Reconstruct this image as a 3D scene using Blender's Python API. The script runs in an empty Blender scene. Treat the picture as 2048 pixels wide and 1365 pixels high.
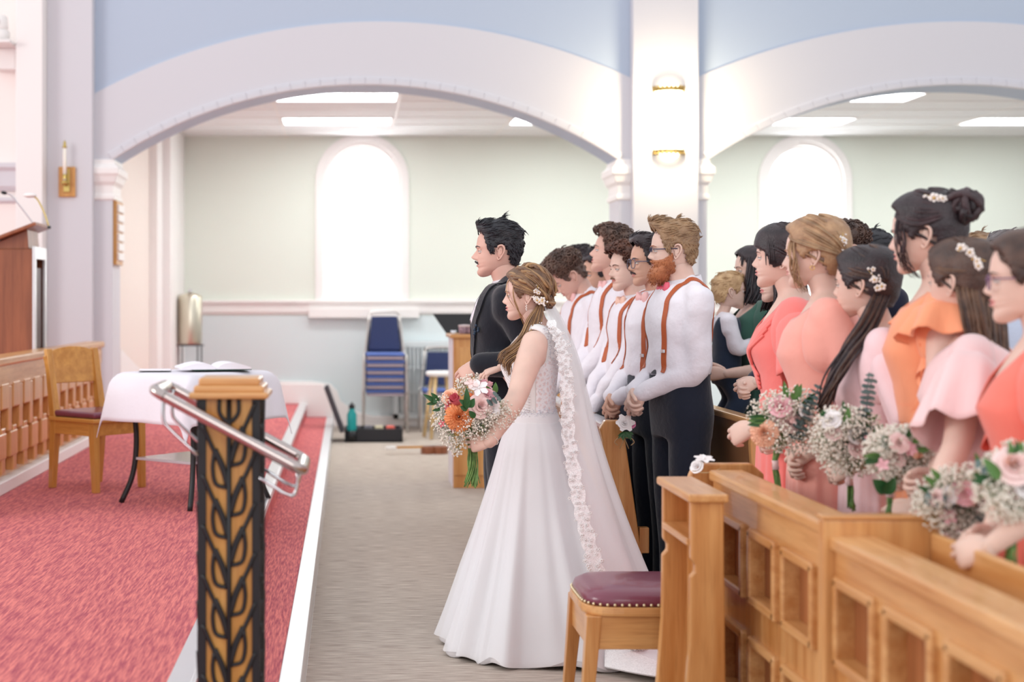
import bpy, math, random
import numpy as np
from mathutils import Vector, Matrix
from math import pi, sin, cos, radians as R_

S = bpy.context.scene
COL = S.collection
# ---------------------------------------------------------------- camera
FPX, VX, VY, EYE = 2900.0, 695.0, 605.0, 1.45
cam_d = bpy.data.cameras.new('camera'); cam = bpy.data.objects.new('camera', cam_d); COL.objects.link(cam)
cam.location = (0, 0, EYE); cam.rotation_euler = (pi/2, 0, 0)
cam_d.sensor_width = 36; cam_d.lens = FPX/2048*36
cam_d.shift_x = (1024-VX)/2048; cam_d.shift_y = -(682.5-VY)/2048
cam_d.clip_end = 200
cam_d.dof.use_dof = True; cam_d.dof.focus_distance = 6.15; cam_d.dof.aperture_fstop = 2.0
S.camera = cam
# ---------------------------------------------------------------- world, light, exposure
W = bpy.data.worlds.new('world'); S.world = W; W.use_nodes = True
W.node_tree.nodes['Background'].inputs[0].default_value = (0.95, 0.965, 1.0, 1)
W.node_tree.nodes['Background'].inputs[1].default_value = 1.0
S.view_settings.view_transform = 'Standard'; S.view_settings.look = 'None'
S.view_settings.exposure = 0.12; S.view_settings.gamma = 1; S.view_settings.use_curve_mapping = False
def area(name, loc, target, size, sizey, power, col=(1, 1, 1)):
    d = bpy.data.lights.new(name, 'AREA'); d.shape = 'RECTANGLE'; d.size = size; d.size_y = sizey
    d.energy = power; d.color = col
    o = bpy.data.objects.new(name, d); COL.objects.link(o); o.location = loc
    o.rotation_euler = (Vector(target)-Vector(loc)).to_track_quat('-Z', 'Y').to_euler()
    return o
area('altar_side_fill', (-9, 3.5, 4.2), (1.2, 6.5, 1.0), 4, 3, 330, (1.0, 0.97, 0.93))  # added fill from the altar side to shape the figures, no window there
area('nave_window_light', (2.5, -6, 5.0), (1.0, 7, 1.0), 5, 3, 180, (1.0, 0.98, 0.96))

def at(px, py, Y):
    return Vector(((px-VX)*Y/FPX, Y, EYE-(py-VY)*Y/FPX))

# ---------------------------------------------------------------- materials
def lin(c):
    r = []
    for v in c:
        v /= 255.0
        r.append(v/12.92 if v <= 0.04045 else ((v+0.055)/1.055)**2.4)
    return (*r, 1.0)
MATS = {}
def mat(name, col, rough=0.6, metal=0.0, spec=0.5, noise=None, bump=None, sub=0.0, alpha=1.0, emit=None, es=0.0,
        stretch=(1, 1, 1), coat=0.0, sheen=0.0, col2=None, det=4.0):
    """principled; noise=(scale, amount) mottles the colour towards col2, bump=(scale, strength)"""
    if name in MATS: return MATS[name]
    m = bpy.data.materials.new(name); m.use_nodes = True; nt = m.node_tree; N = nt.nodes; L = nt.links
    b = N['Principled BSDF']
    c = lin(col)
    b.inputs['Base Color'].default_value = c
    b.inputs['Roughness'].default_value = rough; b.inputs['Metallic'].default_value = metal
    b.inputs['Specular IOR Level'].default_value = spec
    b.inputs['Coat Weight'].default_value = coat
    b.inputs['Sheen Weight'].default_value = sheen
    if sub:
        b.inputs['Subsurface Weight'].default_value = sub
        b.inputs['Subsurface Radius'].default_value = (0.6, 0.25, 0.15)
        b.inputs['Subsurface Scale'].default_value = 0.02
    b.inputs['Alpha'].default_value = alpha
    if emit:
        b.inputs['Emission Color'].default_value = lin(emit); b.inputs['Emission Strength'].default_value = es
    tc = mp = None
    def coords():
        nonlocal tc, mp
        if mp is None:
            tc = N.new('ShaderNodeTexCoord'); mp = N.new('ShaderNodeMapping')
            mp.inputs['Scale'].default_value = stretch
            L.new(tc.outputs['Object'], mp.inputs['Vector'])
        return mp.outputs[0]
    if noise:
        n = N.new('ShaderNodeTexNoise'); n.inputs['Scale'].default_value = noise[0]; n.inputs['Detail'].default_value = det
        L.new(coords(), n.inputs['Vector'])
        mx = N.new('ShaderNodeMix'); mx.data_type = 'RGBA'
        cr = N.new('ShaderNodeMapRange'); cr.inputs[1].default_value = 0.35; cr.inputs[2].default_value = 0.65
        cr.inputs[3].default_value = 0; cr.inputs[4].default_value = noise[1]
        L.new(n.outputs['Fac'], cr.inputs[0]); L.new(cr.outputs[0], mx.inputs['Factor'])
        mx.inputs['A'].default_value = c
        mx.inputs['B'].default_value = lin(col2) if col2 else tuple(v*0.7 for v in c[:3])+(1,)
        L.new(mx.outputs['Result'], b.inputs['Base Color'])
    if bump:
        n2 = N.new('ShaderNodeTexNoise'); n2.inputs['Scale'].default_value = bump[0]; n2.inputs['Detail'].default_value = 3
        L.new(coords(), n2.inputs['Vector'])
        bp = N.new('ShaderNodeBump'); bp.inputs['Strength'].default_value = bump[1]; bp.inputs['Distance'].default_value = 0.01
        L.new(n2.outputs['Fac'], bp.inputs['Height']); L.new(bp.outputs[0], b.inputs['Normal'])
    MATS[name] = m; return m
def wood(name, c1, c2, axis, rough=0.33, coat=0.25):
    if name in MATS: return MATS[name]
    st = {'x': (0.06, 1, 1), 'y': (1, 0.06, 1), 'z': (1, 1, 0.06)}[axis]
    m = mat(name, c1, rough, noise=(22, 0.85), stretch=st, col2=c2, coat=coat, det=6)
    nt = m.node_tree; N = nt.nodes; L = nt.links
    # fine pores on top of the broad figure
    mp = [n for n in N if n.type == 'MAPPING'][0]; b = N['Principled BSDF']
    n = N.new('ShaderNodeTexNoise'); n.inputs['Scale'].default_value = 140; n.inputs['Detail'].default_value = 2
    L.new(mp.outputs[0], n.inputs['Vector'])
    old = b.inputs['Base Color'].links[0].from_socket
    mx = N.new('ShaderNodeMix'); mx.data_type = 'RGBA'; mx.blend_type = 'MULTIPLY'
    mr = N.new('ShaderNodeMapRange'); mr.inputs[1].default_value = 0.5; mr.inputs[2].default_value = 0.75; mr.inputs[4].default_value = 0.35
    L.new(n.outputs['Fac'], mr.inputs[0]); L.new(mr.outputs[0], mx.inputs['Factor'])
    L.new(old, mx.inputs['A']); mx.inputs['B'].default_value = (0.55, 0.42, 0.3, 1)
    L.new(mx.outputs['Result'], b.inputs['Base Color'])
    return m

# ---------------------------------------------------------------- mesh builder
class MB:
    def __init__(s): s.v = []; s.f = []; s.m = []; s.n = 0
    def add(s, V, F, mi=0):
        V = np.asarray(V, float).reshape(-1, 3); s.v.append(V)
        n = s.n
        for f in F: s.f.append(tuple(int(i)+n for i in f)); s.m.append(mi)
        s.n += len(V); return s
    def box(s, a, b, mi=0, rot=None, piv=None):
        x0, y0, z0 = a; x1, y1, z1 = b
        V = np.array([(x, y, z) for x in (x0, x1) for y in (y0, y1) for z in (z0, z1)], float)
        if rot is not None:
            p = np.array(piv if piv is not None else V.mean(0)); V = (V-p) @ np.array(rot.to_3x3()).T + p
        return s.add(V, [(0, 1, 3, 2), (4, 6, 7, 5), (0, 4, 5, 1), (2, 3, 7, 6), (0, 2, 6, 4), (1, 5, 7, 3)], mi)
    def prism(s, poly, axis, a, b, mi=0):
        """polygon in the two other axes, extruded along axis from a to b"""
        n = len(poly); V = []
        for t in (a, b):
            for (u, w) in poly:
                V.append({'x': (t, u, w), 'y': (u, t, w), 'z': (u, w, t)}[axis])
        F = [tuple(range(n)), tuple(range(2*n-1, n-1, -1))]+[(i, i+n, (i+1) % n+n, (i+1) % n) for i in range(n)]
        return s.add(V, F, mi)
    def tube(s, P, r, m=8, mi=0, flat=1.0, caps=True, up=None):
        P = np.asarray(P, float); n = len(P)
        r = np.full(n, float(r)) if np.isscalar(r) else np.asarray(r, float)
        T = np.gradient(P, axis=0); T /= np.linalg.norm(T, axis=1)[:, None]+1e-9
        u = np.array(up if up is not None else ((0, 0, 1) if abs(T[0][2]) < .9 else (1, 0, 0)), float)
        A = np.zeros((n, 3)); u = u-T[0]*u.dot(T[0]); u /= np.linalg.norm(u)+1e-9; A[0] = u
        for i in range(1, n):
            u = A[i-1]-T[i]*A[i-1].dot(T[i]); A[i] = u/(np.linalg.norm(u)+1e-9)
        B = np.cross(T, A)
        a = np.linspace(0, 2*pi, m, endpoint=False)
        V = P[:, None, :]+(A[:, None, :]*np.cos(a)[None, :, None]*flat+B[:, None, :]*np.sin(a)[None, :, None])*r[:, None, None]
        F = [(i*m+j, i*m+(j+1) % m, (i+1)*m+(j+1) % m, (i+1)*m+j) for i in range(n-1) for j in range(m)]
        if caps: F += [tuple(range(m-1, -1, -1)), tuple((n-1)*m+j for j in range(m))]
        return s.add(V.reshape(-1, 3), F, mi)
    def limb(s, P, r, m=14, mi=0, steps=5, flat=1.0, up=None):
        P2, r2 = smooth_path(P, r, steps)
        # rounded ends
        def cap(p, d, rr):
            return [(p+d*rr*sin(a), rr*cos(a)) for a in (0.45, 0.9, 1.3, 1.52)]
        d0 = P2[0]-P2[1]; d0 /= np.linalg.norm(d0); d1 = P2[-1]-P2[-2]; d1 /= np.linalg.norm(d1)
        a = cap(P2[0], d0, r2[0])[::-1]; b = cap(P2[-1], d1, r2[-1])
        PP = [x[0] for x in a]+list(P2)+[x[0] for x in b]; rr = [x[1] for x in a]+list(r2)+[x[1] for x in b]
        return s.tube(PP, rr, m, mi, flat, up=up)
    def loft(s, rings, mi=0, closed=True, caps=True):
        rings = [np.asarray(r, float) for r in rings]; m = len(rings[0]); n = len(rings)
        V = np.concatenate(rings)
        mm = m if closed else m-1
        F = [(i*m+j, i*m+(j+1) % m, (i+1)*m+(j+1) % m, (i+1)*m+j) for i in range(n-1) for j in range(mm)]
        if caps: F += [tuple(range(m-1, -1, -1)), tuple((n-1)*m+j for j in range(m))]
        return s.add(V, F, mi)
    def ell(s, c, r, nu=14, nv=9, mi=0, rot=None):
        V = [(0, 0, 1)]
        for i in range(1, nv):
            t = pi*i/nv
            V += [(sin(t)*cos(2*pi*j/nu), sin(t)*sin(2*pi*j/nu), cos(t)) for j in range(nu)]
        V.append((0, 0, -1)); V = np.array(V)*np.array(r if not np.isscalar(r) else (r, r, r))
        if rot is not None: V = V @ np.array(rot.to_3x3()).T
        V = V+np.array(c)
        F = [(0, 1+j, 1+(j+1) % nu) for j in range(nu)]
        for i in range(nv-2):
            F += [(1+i*nu+j, 1+(i+1)*nu+j, 1+(i+1)*nu+(j+1) % nu, 1+i*nu+(j+1) % nu) for j in range(nu)]
        l = len(V)-1; o = 1+(nv-2)*nu
        F += [(l, o+(j+1) % nu, o+j) for j in range(nu)]
        return s.add(V, F, mi)
    def lathe(s, c, prof, m=24, mi=0, axis='z'):
        rings = []
        for r, h in prof:
            a = np.linspace(0, 2*pi, m, endpoint=False)
            ring = np.stack([r*np.cos(a), r*np.sin(a), np.full(m, h)], 1)
            if axis == 'y': ring = ring[:, [0, 2, 1]]
            if axis == 'x': ring = ring[:, [2, 0, 1]]
            rings.append(ring+np.array(c))
        return s.loft(rings, mi)
    def grid(s, P, mi=0, mask=None):
        P = np.asarray(P, float); n, m = P.shape[:2]
        F = [(i*m+j, i*m+j+1, (i+1)*m+j+1, (i+1)*m+j) for i in range(n-1) for j in range(m-1)
             if mask is None or mask[i][j]]
        return s.add(P.reshape(-1, 3), F, mi)
    def xf(s, M):
        A = np.array(M); s.v = [v @ A[:3, :3].T + A[:3, 3] for v in s.v]; return s
    def build(s, name, mats, parent=None, smooth=False, bevel=0, seg=2):
        me = bpy.data.meshes.new(name)
        V = np.concatenate(s.v) if s.v else np.zeros((0, 3))
        me.from_pydata(V.tolist(), [], s.f)
        for m_ in (mats if isinstance(mats, (list, tuple)) else [mats]): me.materials.append(m_)
        if any(s.m): me.polygons.foreach_set('material_index', s.m)
        if smooth: me.polygons.foreach_set('use_smooth', [True]*len(s.f))
        o = bpy.data.objects.new(name, me); COL.objects.link(o)
        if parent is not None: o.parent = parent
        if bevel:
            md = o.modifiers.new('bevel', 'BEVEL'); md.width = bevel; md.segments = seg; md.limit_method = 'ANGLE'
        return o
def smooth_path(P, r, steps=5):
    P = [np.array(p, float) for p in P]; n = len(P)
    if np.isscalar(r): r = [r]*n
    Q = []; q = []
    for i in range(n-1):
        p0 = P[i-1] if i else 2*P[0]-P[1]; p1 = P[i]; p2 = P[i+1]; p3 = P[i+2] if i+2 < n else 2*P[-1]-P[-2]
        for k in range(steps):
            t = k/steps
            Q.append(.5*((2*p1)+(-p0+p2)*t+(2*p0-5*p1+4*p2-p3)*t*t+(-p0+3*p1-3*p2+p3)*t**3)); q.append(r[i]*(1-t)+r[i+1]*t)
    Q.append(P[-1]); q.append(r[-1])
    return np.array(Q), np.array(q)
def recalc(o):
    import bmesh
    bm = bmesh.new(); bm.from_mesh(o.data); bmesh.ops.recalc_face_normals(bm, faces=bm.faces[:]); bm.to_mesh(o.data); bm.free()
    return o
def remesh(mb, voxel=0.012, smooth=4):
    """one continuous closed surface out of overlapping volumes"""
    o = mb.build('tmp', []); md = o.modifiers.new('r', 'REMESH'); md.mode = 'VOXEL'; md.voxel_size = voxel
    if smooth:
        ms = o.modifiers.new('s', 'SMOOTH'); ms.factor = .6; ms.iterations = smooth
    dg = bpy.context.evaluated_depsgraph_get(); e = o.evaluated_get(dg)
    me = e.to_mesh()
    V = np.zeros(len(me.vertices)*3); me.vertices.foreach_get('co', V)
    NN = np.zeros(len(me.vertices)*3); me.vertices.foreach_get('normal', NN)
    F = [tuple(p.vertices) for p in me.polygons]
    e.to_mesh_clear(); m0 = o.data; bpy.data.objects.remove(o); bpy.data.meshes.remove(m0)
    return V.reshape(-1, 3), F, NN.reshape(-1, 3)
def thing(name, label, cat, loc=(0, 0, 0), rz=0, group=None):
    o = bpy.data.objects.new(name, None); COL.objects.link(o); o.location = loc; o.rotation_euler = (0, 0, rz)
    o.empty_display_size = .1
    o['label'] = label; o['category'] = cat
    if group: o['group'] = group
    return o
def tag(o, label, cat, group=None):
    o['label'] = label; o['category'] = cat
    if group: o['group'] = group
    return o
def struct(o): o['kind'] = 'structure'; return o
def dup(root, label, loc=None, rz=None, group=None):
    r = root.copy(); COL.objects.link(r); r['label'] = label
    if loc is not None: r.location = loc
    if rz is not None: r.rotation_euler = (0, 0, rz)
    if group: r['group'] = group
    for ch in list(root.children):
        c = ch.copy(); COL.objects.link(c); c.parent = r
        for g in list(ch.children):
            d = g.copy(); COL.objects.link(d); d.parent = c
    return r
def same(mesh_obj, parent, loc, rz=0):
    o = mesh_obj.copy(); COL.objects.link(o); o.parent = parent; o.location = loc; o.rotation_euler = (0, 0, rz); return o
def folds(P, amp, seed, scale=1.0, st=(1, 1, 1)):
    rg = np.random.RandomState(seed); d = np.zeros(len(P)); Q = P*np.array(st)
    for i in range(9):
        k = rg.normal(size=3); k /= np.linalg.norm(k); f = scale*rg.uniform(12, 38)
        d += np.sin(Q @ k*f+rg.uniform(0, 6.28)+1.3*np.sin(Q @ rg.normal(size=3)*scale*7))/3
    return amp*d

lilac = mat('lilac_white_paint', (214, 213, 219), .7, bump=(60, .05))
cream_paint = mat('cream_paint', (238, 226, 218), .7)
trim_w = mat('white_trim_paint', (244, 240, 238), .5)
blue_paint = mat('pale_blue_paint', (184, 197, 215), .75, bump=(80, .05))
sage = mat('pale_sage_paint', (229, 234, 224), .8)
aqua = mat('pale_aqua_paint', (220, 230, 232), .75)
tile_m = mat('ceiling_tile_fibre', (240, 241, 242), .9, bump=(200, .15))
oak_z = wood('honey_oak_upright', (220, 165, 105), (188, 122, 62), 'z')
oak_y = wood('honey_oak_lengthwise', (224, 172, 114), (194, 131, 72), 'y')
oak_x = wood('honey_oak_across', (222, 168, 108), (190, 126, 68), 'x')
oak_dark = wood('brown_oak_panel', (176, 110, 66), (138, 82, 48), 'z')
oak_gold = wood('golden_oak', (214, 158, 82), (188, 128, 58), 'z')
oak_gold_x = wood('golden_oak_across', (218, 160, 84), (192, 132, 62), 'x')
brown_w = wood('reddish_brown_wood', (158, 92, 58), (122, 66, 40), 'z')
chrome = mat('polished_steel', (205, 205, 208), .18, metal=1)
bronze = mat('satin_bronze', (188, 176, 172), .22, metal=1)
black_iron = mat('black_iron', (22, 22, 26), .45)
silver = mat('aluminium_nosing', (226, 226, 228), .28, metal=.55)
brass = mat('brass', (205, 180, 110), .3, metal=1)
cloth_w = mat('white_table_linen', (232, 228, 236), .9, bump=(30, .15))
purple = mat('burgundy_leather', (122, 58, 78), .3, coat=.3, bump=(250, .08))
navy_f = mat('navy_fabric', (44, 56, 98), .8, noise=(300, .5))
# ================================================================ the setting
def carpet(name, c1, c2, st, c3=None):
    m = mat(name, c1, .95, spec=.15, noise=(8, .9), stretch=st, col2=c2, det=9, bump=(120, .35))
    return m
nave_c = carpet('taupe_streaked_carpet', (212, 200, 188), (158, 142, 132), (1.0, 15, 1))
red_c = carpet('red_streaked_carpet', (232, 136, 130), (170, 84, 100), (15, 1.2, 1))
YA, YB, YW = 12.66, 13.08, 16.9        # arch wall near and far face, far wall
ZC = 3.39
struct(MB().box((-0.16, -1, -.1), (9.5, YW+.3, 0)).build('floor', nave_c))
st = MB().box((-7, -1, -.1), (-.47, YW, .3)).build('floor_platform', red_c); struct(st)
struct(MB().box((-.47, -1, -.1), (-.2, 16.4, .15)).build('floor_step', red_c))
# metal nosings and white risers
nb = MB()
nb.box((-.545, -1, .3), (-.47, YW, .306)); nb.box((-.47, -1, .262), (-.458, YW, .306))
struct(nb.build('trim_1', silver, bevel=.002))
nb = MB(); nb.box((-.235, -1, .15), (-.16, 16.4, .156)); nb.box((-.2, -1, 0), (-.16, 16.4, .15))
struct(nb.build('trim_2', silver, bevel=.003))

# ---- far wall with arched windows
WX = [0.17, 5.33]; WH, WZ0, WZS = .46, 1.46, 2.87     # half width, sill, spring line
fw = MB()
def wall_with_windows(mb, z0, z1, mi):
    xs = [-3.2]+[v for c in WX for v in (c-WH, c+WH)]+[9.5]
    for i in range(0, len(xs), 2): mb.box((xs[i], YW, z0), (xs[i+1], YW+.3, z1), mi)
fw.box((-3.2, YW, 0), (9.5, YW+.3, 1.30), 1)
fw.box((-3.2, YW, 1.30), (9.5, YW+.3, WZ0), 0)
wall_with_windows(fw, WZ0, WZS, 0)
for c in WX:
    n = 20
    arc = [(c-WH*cos(pi*i/n), WZS+WH*sin(pi*i/n)) for i in range(n+1)]
    fw.prism([(c-WH, ZC+.1)]+arc[:n//2+1]+[(c, ZC+.1)], 'y', YW, YW+.3, 0)
    fw.prism([(c, ZC+.1)]+arc[n//2:]+[(c+WH, ZC+.1)], 'y', YW, YW+.3, 0)
xs = [-3.2, WX[0]-WH, WX[0]+WH, WX[1]-WH, WX[1]+WH, 9.5]
for i in (0, 2, 4): fw.box((xs[i], YW, WZS), (xs[i+1], YW+.3, ZC+.1), 0)
struct(recalc(fw.build('wall_back', [sage, aqua])))
glass = mat('daylight_glow_pane', (250, 252, 255), .5, emit=(248, 252, 255), es=4.2)  # opaque pane, the daylight outside is put in as its own glow
for k, c in enumerate(WX):
    w = bpy.data.objects.new('window_%d' % (k+1), None); COL.objects.link(w); w['kind'] = 'structure'
    mb = MB(); n = 28
    def band(r0, r1, y0, y1):
        P = [(c-r1, WZ0)]+[(c-r1*cos(pi*i/n), WZS+r1*sin(pi*i/n)) for i in range(n+1)]+[(c+r1, WZ0)]
        Q = [(c-r0, WZ0)]+[(c-r0*cos(pi*i/n), WZS+r0*sin(pi*i/n)) for i in range(n+1)]+[(c+r0, WZ0)]
        for i in range(len(P)-1):
            mb.prism([P[i], P[i+1], Q[i+1], Q[i]], 'y', y0, y1)
    band(.455, .545, YW-.035, YW+.02); band(.41, .46, YW+.02, YW+.12)
    mb.build('casing', trim_w, w, bevel=.004)
    g = MB(); g.box((c-.42, YW+.14, WZ0), (c+.42, YW+.15, WZS))
    g.prism([(c-.42*cos(pi*i/n), WZS+.42*sin(pi*i/n)) for i in range(n+1)], 'y', YW+.14, YW+.15)
    g.build('pane', glass, w)
    g = MB()
    g.box((c-.42, YW+.1, WZ0), (c-.38, YW+.14, WZS)); g.box((c+.38, YW+.1, WZ0), (c+.42, YW+.14, WZS))
    for i in range(n):
        q = [(c-rr*cos(pi*j/n), WZS+rr*sin(pi*j/n)) for rr, j in ((.42, i), (.42, i+1), (.38, i+1), (.38, i))]; g.prism(q, 'y', YW+.1, YW+.14)
    g.box((c-.38, YW+.1, WZ0), (c+.38, YW+.14, WZ0+.05)); g.box((c-.38, YW+.1, 2.31), (c+.38, YW+.14, 2.35))
    g.build('sash', trim_w, w, bevel=.004)
# chair rail
def rail_poly(z0, z1, d): return [(YW, z1), (YW-d, z1), (YW-d, z1-.03), (YW-d*.5, z1-.05), (YW-d*.45, z0+.03), (YW-d*.2, z0), (YW, z0)]
cr = MB()
cr.prism(rail_poly(1.31, 1.475, .07), 'x', -2.2, 9.5)
for c in WX:
    cr.box((c-.62, YW-.09, 1.27), (c+.66, YW, 1.38))
struct(recalc(cr.build('trim_3', trim_w, bevel=.004)))
# skirting on the far wall stepping down from the platform
sk = MB()
sk.prism([(-2.2, .3), (-2.2, .53), (-.42, .53), (-.2, .5), (-.12, .42), (-.08, .3), (.12, .17), (.3, .13), (9.5, .13), (9.5, 0), (-.16, 0), (-.16, .15), (-.47, .15), (-.47, .3)], 'y', YW-.05, YW)
sk.prism([(-.78, .3), (-.78, .53), (-.3, .53), (-.2, .46), (-.16, .2), (-.16, 0), (-.2, 0), (-.2, .15), (-.47, .15), (-.47, .3)], 'y', 16.4, 16.47)
struct(recalc(sk.build('baseboard_back', trim_w, bevel=.01)))
# side walls of the aisle
struct(MB().box((-3.2, YB, 0), (-2.08, YW+.3, ZC+.1)).build('wall_left', cream_paint))
pw = MB(); pw.box((-2.08, 15.6, 0), (-1.9, YW, ZC)); pw.box((-2.1, 15.2, 0), (-1.99, 15.6, ZC))
struct(pw.build('trim_4', trim_w, bevel=.01))
struct(recalc(MB().prism([(13.1, .3), (13.1, 1.03), (15.2, .62), (15.2, .3)], 'x', -2.08, -2.05).build('baseboard_left', trim_w)))
struct(MB().box((9.5, 5, 0), (9.7, YW+.3, 7)).build('wall_right', lilac))

# ---- suspended ceiling: every tile is its own panel, lights are things
ce = MB().box((-3.2, YB-.35, ZC+.06), (9.5, YW+.3, ZC+.1)).build('ceiling', tile_m); struct(ce)
TW, TH, X0, Y0 = 1.22, .61, -.72-2*1.22, 13.35
lights = [(-.11, 13.98), (-.19+.08, 15.81-.0), (2.33, 15.81), (5.25-.0, 15.81), (5.28, 13.98), (7.7, 15.81)]
def cell(i, j): return X0+i*TW, Y0+j*TH
LC = [(2, 0), (2, 3), (4, 3), (6, 3), (6, 0), (8, 3), (8, 0), (4, 0)]
LC = [(2, 0), (2, 3), (4, 3), (6, 0), (6, 3), (8, 3)]
tile_mesh = MB().box((.012, .012, 0), (TW-.012, TH-.012, .018)).build('ceiling_tile', tile_m, ce, bevel=.003)
first = True
for i in range(-0, 11):
    for j in range(-1, 6):
        if (i, j) in LC: continue
        x, y = cell(i, j)
        if x > 9.4: continue
        if first: tile_mesh.location = (x, y, ZC); first = False
        else: same(tile_mesh, ce, (x, y, ZC))
g = MB()
for i in range(0, 12): g.box((X0+i*TW-.012, YB-.3, ZC-.004), (X0+i*TW+.012, YW, ZC+.012))
for j in range(-1, 7): g.box((-3.1, Y0+j*TH-.012, ZC-.005), (9.5, Y0+j*TH+.012, ZC+.011))
g.build('grid_bars', trim_w, ce)
lens = mat('lit_diffuser', (255, 253, 250), .5, emit=(246, 252, 252), es=14.5)
LB = ['ceiling light panel nearest the first arch, above the bride', 'ceiling light panel above the first arched window', 'ceiling light panel cut off by the right curve of the first arch',
      'ceiling light panel highest under the second arch', 'ceiling light panel above the second arched window', 'ceiling light panel at the right edge of the photo']
for k, (i, j) in enumerate(LC):
    x, y = cell(i, j)
    t = thing('ceiling_light', LB[k], 'ceiling light', (x, y, ZC), group='lit panels in the side aisle ceiling')
    b = MB(); b.box((.01, .01, -.012), (TW-.01, .04, .05)); b.box((.01, TH-.04, -.012), (TW-.01, TH-.01, .05))
    b.box((.01, .04, -.012), (.04, TH-.04, .05)); b.box((TW-.04, .04, -.012), (TW-.01, TH-.04, .05))
    b.build('frame', trim_w, t); MB().box((.04, .04, 0), (TW-.04, TH-.04, .03)).build('diffuser', lens, t)

# ---- arch wall
def circ(xa, xb, zs, zc, n=36):
    """points of a segmental arch from (xa,zs) over crown zc to (xb,zs)"""
    h = (xb-xa)/2; s = zc-zs; R = (h*h+s*s)/(2*s); cx = (xa+xb)/2; cz = zc-R; a = math.asin(h/R)
    return [(cx+R*sin(-a+2*a*i/n), cz+R*cos(-a+2*a*i/n)) for i in range(n+1)]
ARCH = [(-2.05, 2.36), (3.135, 7.55)]
ZS, ZK, ZO = 2.69, 3.345, 3.90
TOP = 6.5
aw = MB(); bd = MB(); ml = MB()
for (xa, xb) in ARCH:
    inn = circ(xa, xb, ZS, ZK)
    for i in range(len(inn)-1):
        (x0, z0), (x1, z1) = inn[i], inn[i+1]
        aw.prism([(x0, z0), (x1, z1), (x1, TOP), (x0, TOP)], 'y', YA, YB)
    # flat band round the arch, a shallow step proud of the blue field
    oa, ob = xa-.385, xb+.385
    if xa < 0: oa = xa-.16
    out = circ(oa, ob, 3.27, ZO)
    cc = circ(oa, ob, ZS+(-.12), ZK+.0)   # lower edge follows the opening
    for i in range(len(out)-1):
        (x0, z0), (x1, z1) = out[i], out[i+1]
        def low(x):
            if x <= xa or x >= xb: return ZS-.02
            h = (xb-xa)/2; s = ZK-ZS; R = (h*h+s*s)/(2*s); return ZK-R+math.sqrt(max(R*R-(x-(xa+xb)/2)**2, 0))
        bd.prism([(x0, low(x0)), (x1, low(x1)), (x1, z1), (x0, z0)], 'y', YA-.02, YA+.001)
    h = .03
    for r0, r1, y in ((.0, .045, .05), (.045, .07, .035)):
        a = circ(xa, xb, ZS, ZK); n = len(a)-1
        for i in range(n):
            def off(k, r):
                x, z = a[k]; hh = (xb-xa)/2; s = ZK-ZS; R = (hh*hh+s*s)/(2*s); c = np.array(((xa+xb)/2, ZK-R))
                d = np.array((x, z))-c; d /= np.linalg.norm(d); return tuple(np.array((x, z))+d*r)
            ml.prism([off(i, r0), off(i+1, r0), off(i+1, r1), off(i, r1)], 'y', YA-y, YA)
    aw.box((xb, YA, ZS-.2), (xb+.4, YB, TOP)); aw.box((xa-.4, YA, ZS-.2), (xa, YB, TOP))
struct(recalc(aw.build('wall_front', blue_paint)))
struct(recalc(bd.build('trim_5', lilac)))
struct(recalc(ml.build('trim_6', lilac, bevel=.006)))
# jambs, pilasters
pj = MB()
pj.box((2.36, YA-.02, 0), (3.135, YB, ZS)); pj.box((7.55, YA-.02, 0), (8.4, YB, ZS)); pj.box((-2.7, YA-.02, 0), (-2.05, YB, ZS))
struct(pj.build('wall_front_jambs', lilac, bevel=.006))
pp = MB(); pp.box((2.467, YA-.13, 0), (3.035, YA, TOP)); struct(pp.build('trim_7', lilac, bevel=.008))
pp = MB(); pp.box((-2.6, YA-.13, .3), (-2.205, YA, TOP)); struct(pp.build('trim_8', lilac, bevel=.008))
pp = MB(); pp.box((-2.83, YA-.3, .3), (-2.6, YA-.02, TOP)); struct(pp.build('trim_9', trim_w, bevel=.008))
pp = MB(); pp.box((-7, YA-.02, .3), (-2.7, YA+.25, TOP)); struct(pp.build('wall_chancel', mat('warm_white_paint', (246, 238, 234), .7)))
pp = MB()
pp.prism([(YA-.02, 2.66), (YA-.12, 2.66), (YA-.12, 2.62), (YA-.08, 2.59), (YA-.08, 2.46), (YA-.05, 2.42), (YA-.02, 2.42)], 'x', -7, -2.83)
pp.prism([(YA-.02, 2.36), (YA-.07, 2.36), (YA-.07, 2.33), (YA-.02, 2.31)], 'x', -7, -2.83)
struct(recalc(pp.build('trim_10', lilac, bevel=.004)))
# capitals
def capital(x0, x1, side):
    b = MB()
    prof = [(.005, 2.34), (.018, 2.35), (.018, 2.38), (.005, 2.40), (.005, 2.47), (.03, 2.50), (.045, 2.55), (.06, 2.57), (.06, 2.62), (.02, 2.66), (.02, ZS+.005)]
    rings = []
    for d, z in prof:
        e0 = d if side in ('l', 'b') else 0; e1 = d if side in ('r', 'b') else 0
        rings.append([(x0-e0, YA-.02-d, z), (x1+e1, YA-.02-d, z), (x1+e1, YB+d, z), (x0-e0, YB+d, z)])
    b.loft(rings); return b
c1 = capital(2.36, 2.467, 'l'); struct(recalc(c1.build('trim_11', trim_w, bevel=.004)))
c1 = capital(3.035, 3.135, 'r'); struct(recalc(c1.build('trim_12', trim_w, bevel=.004)))
c1 = capital(-2.205, -2.05, 'r'); struct(recalc(c1.build('trim_13', trim_w, bevel=.004)))
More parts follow.
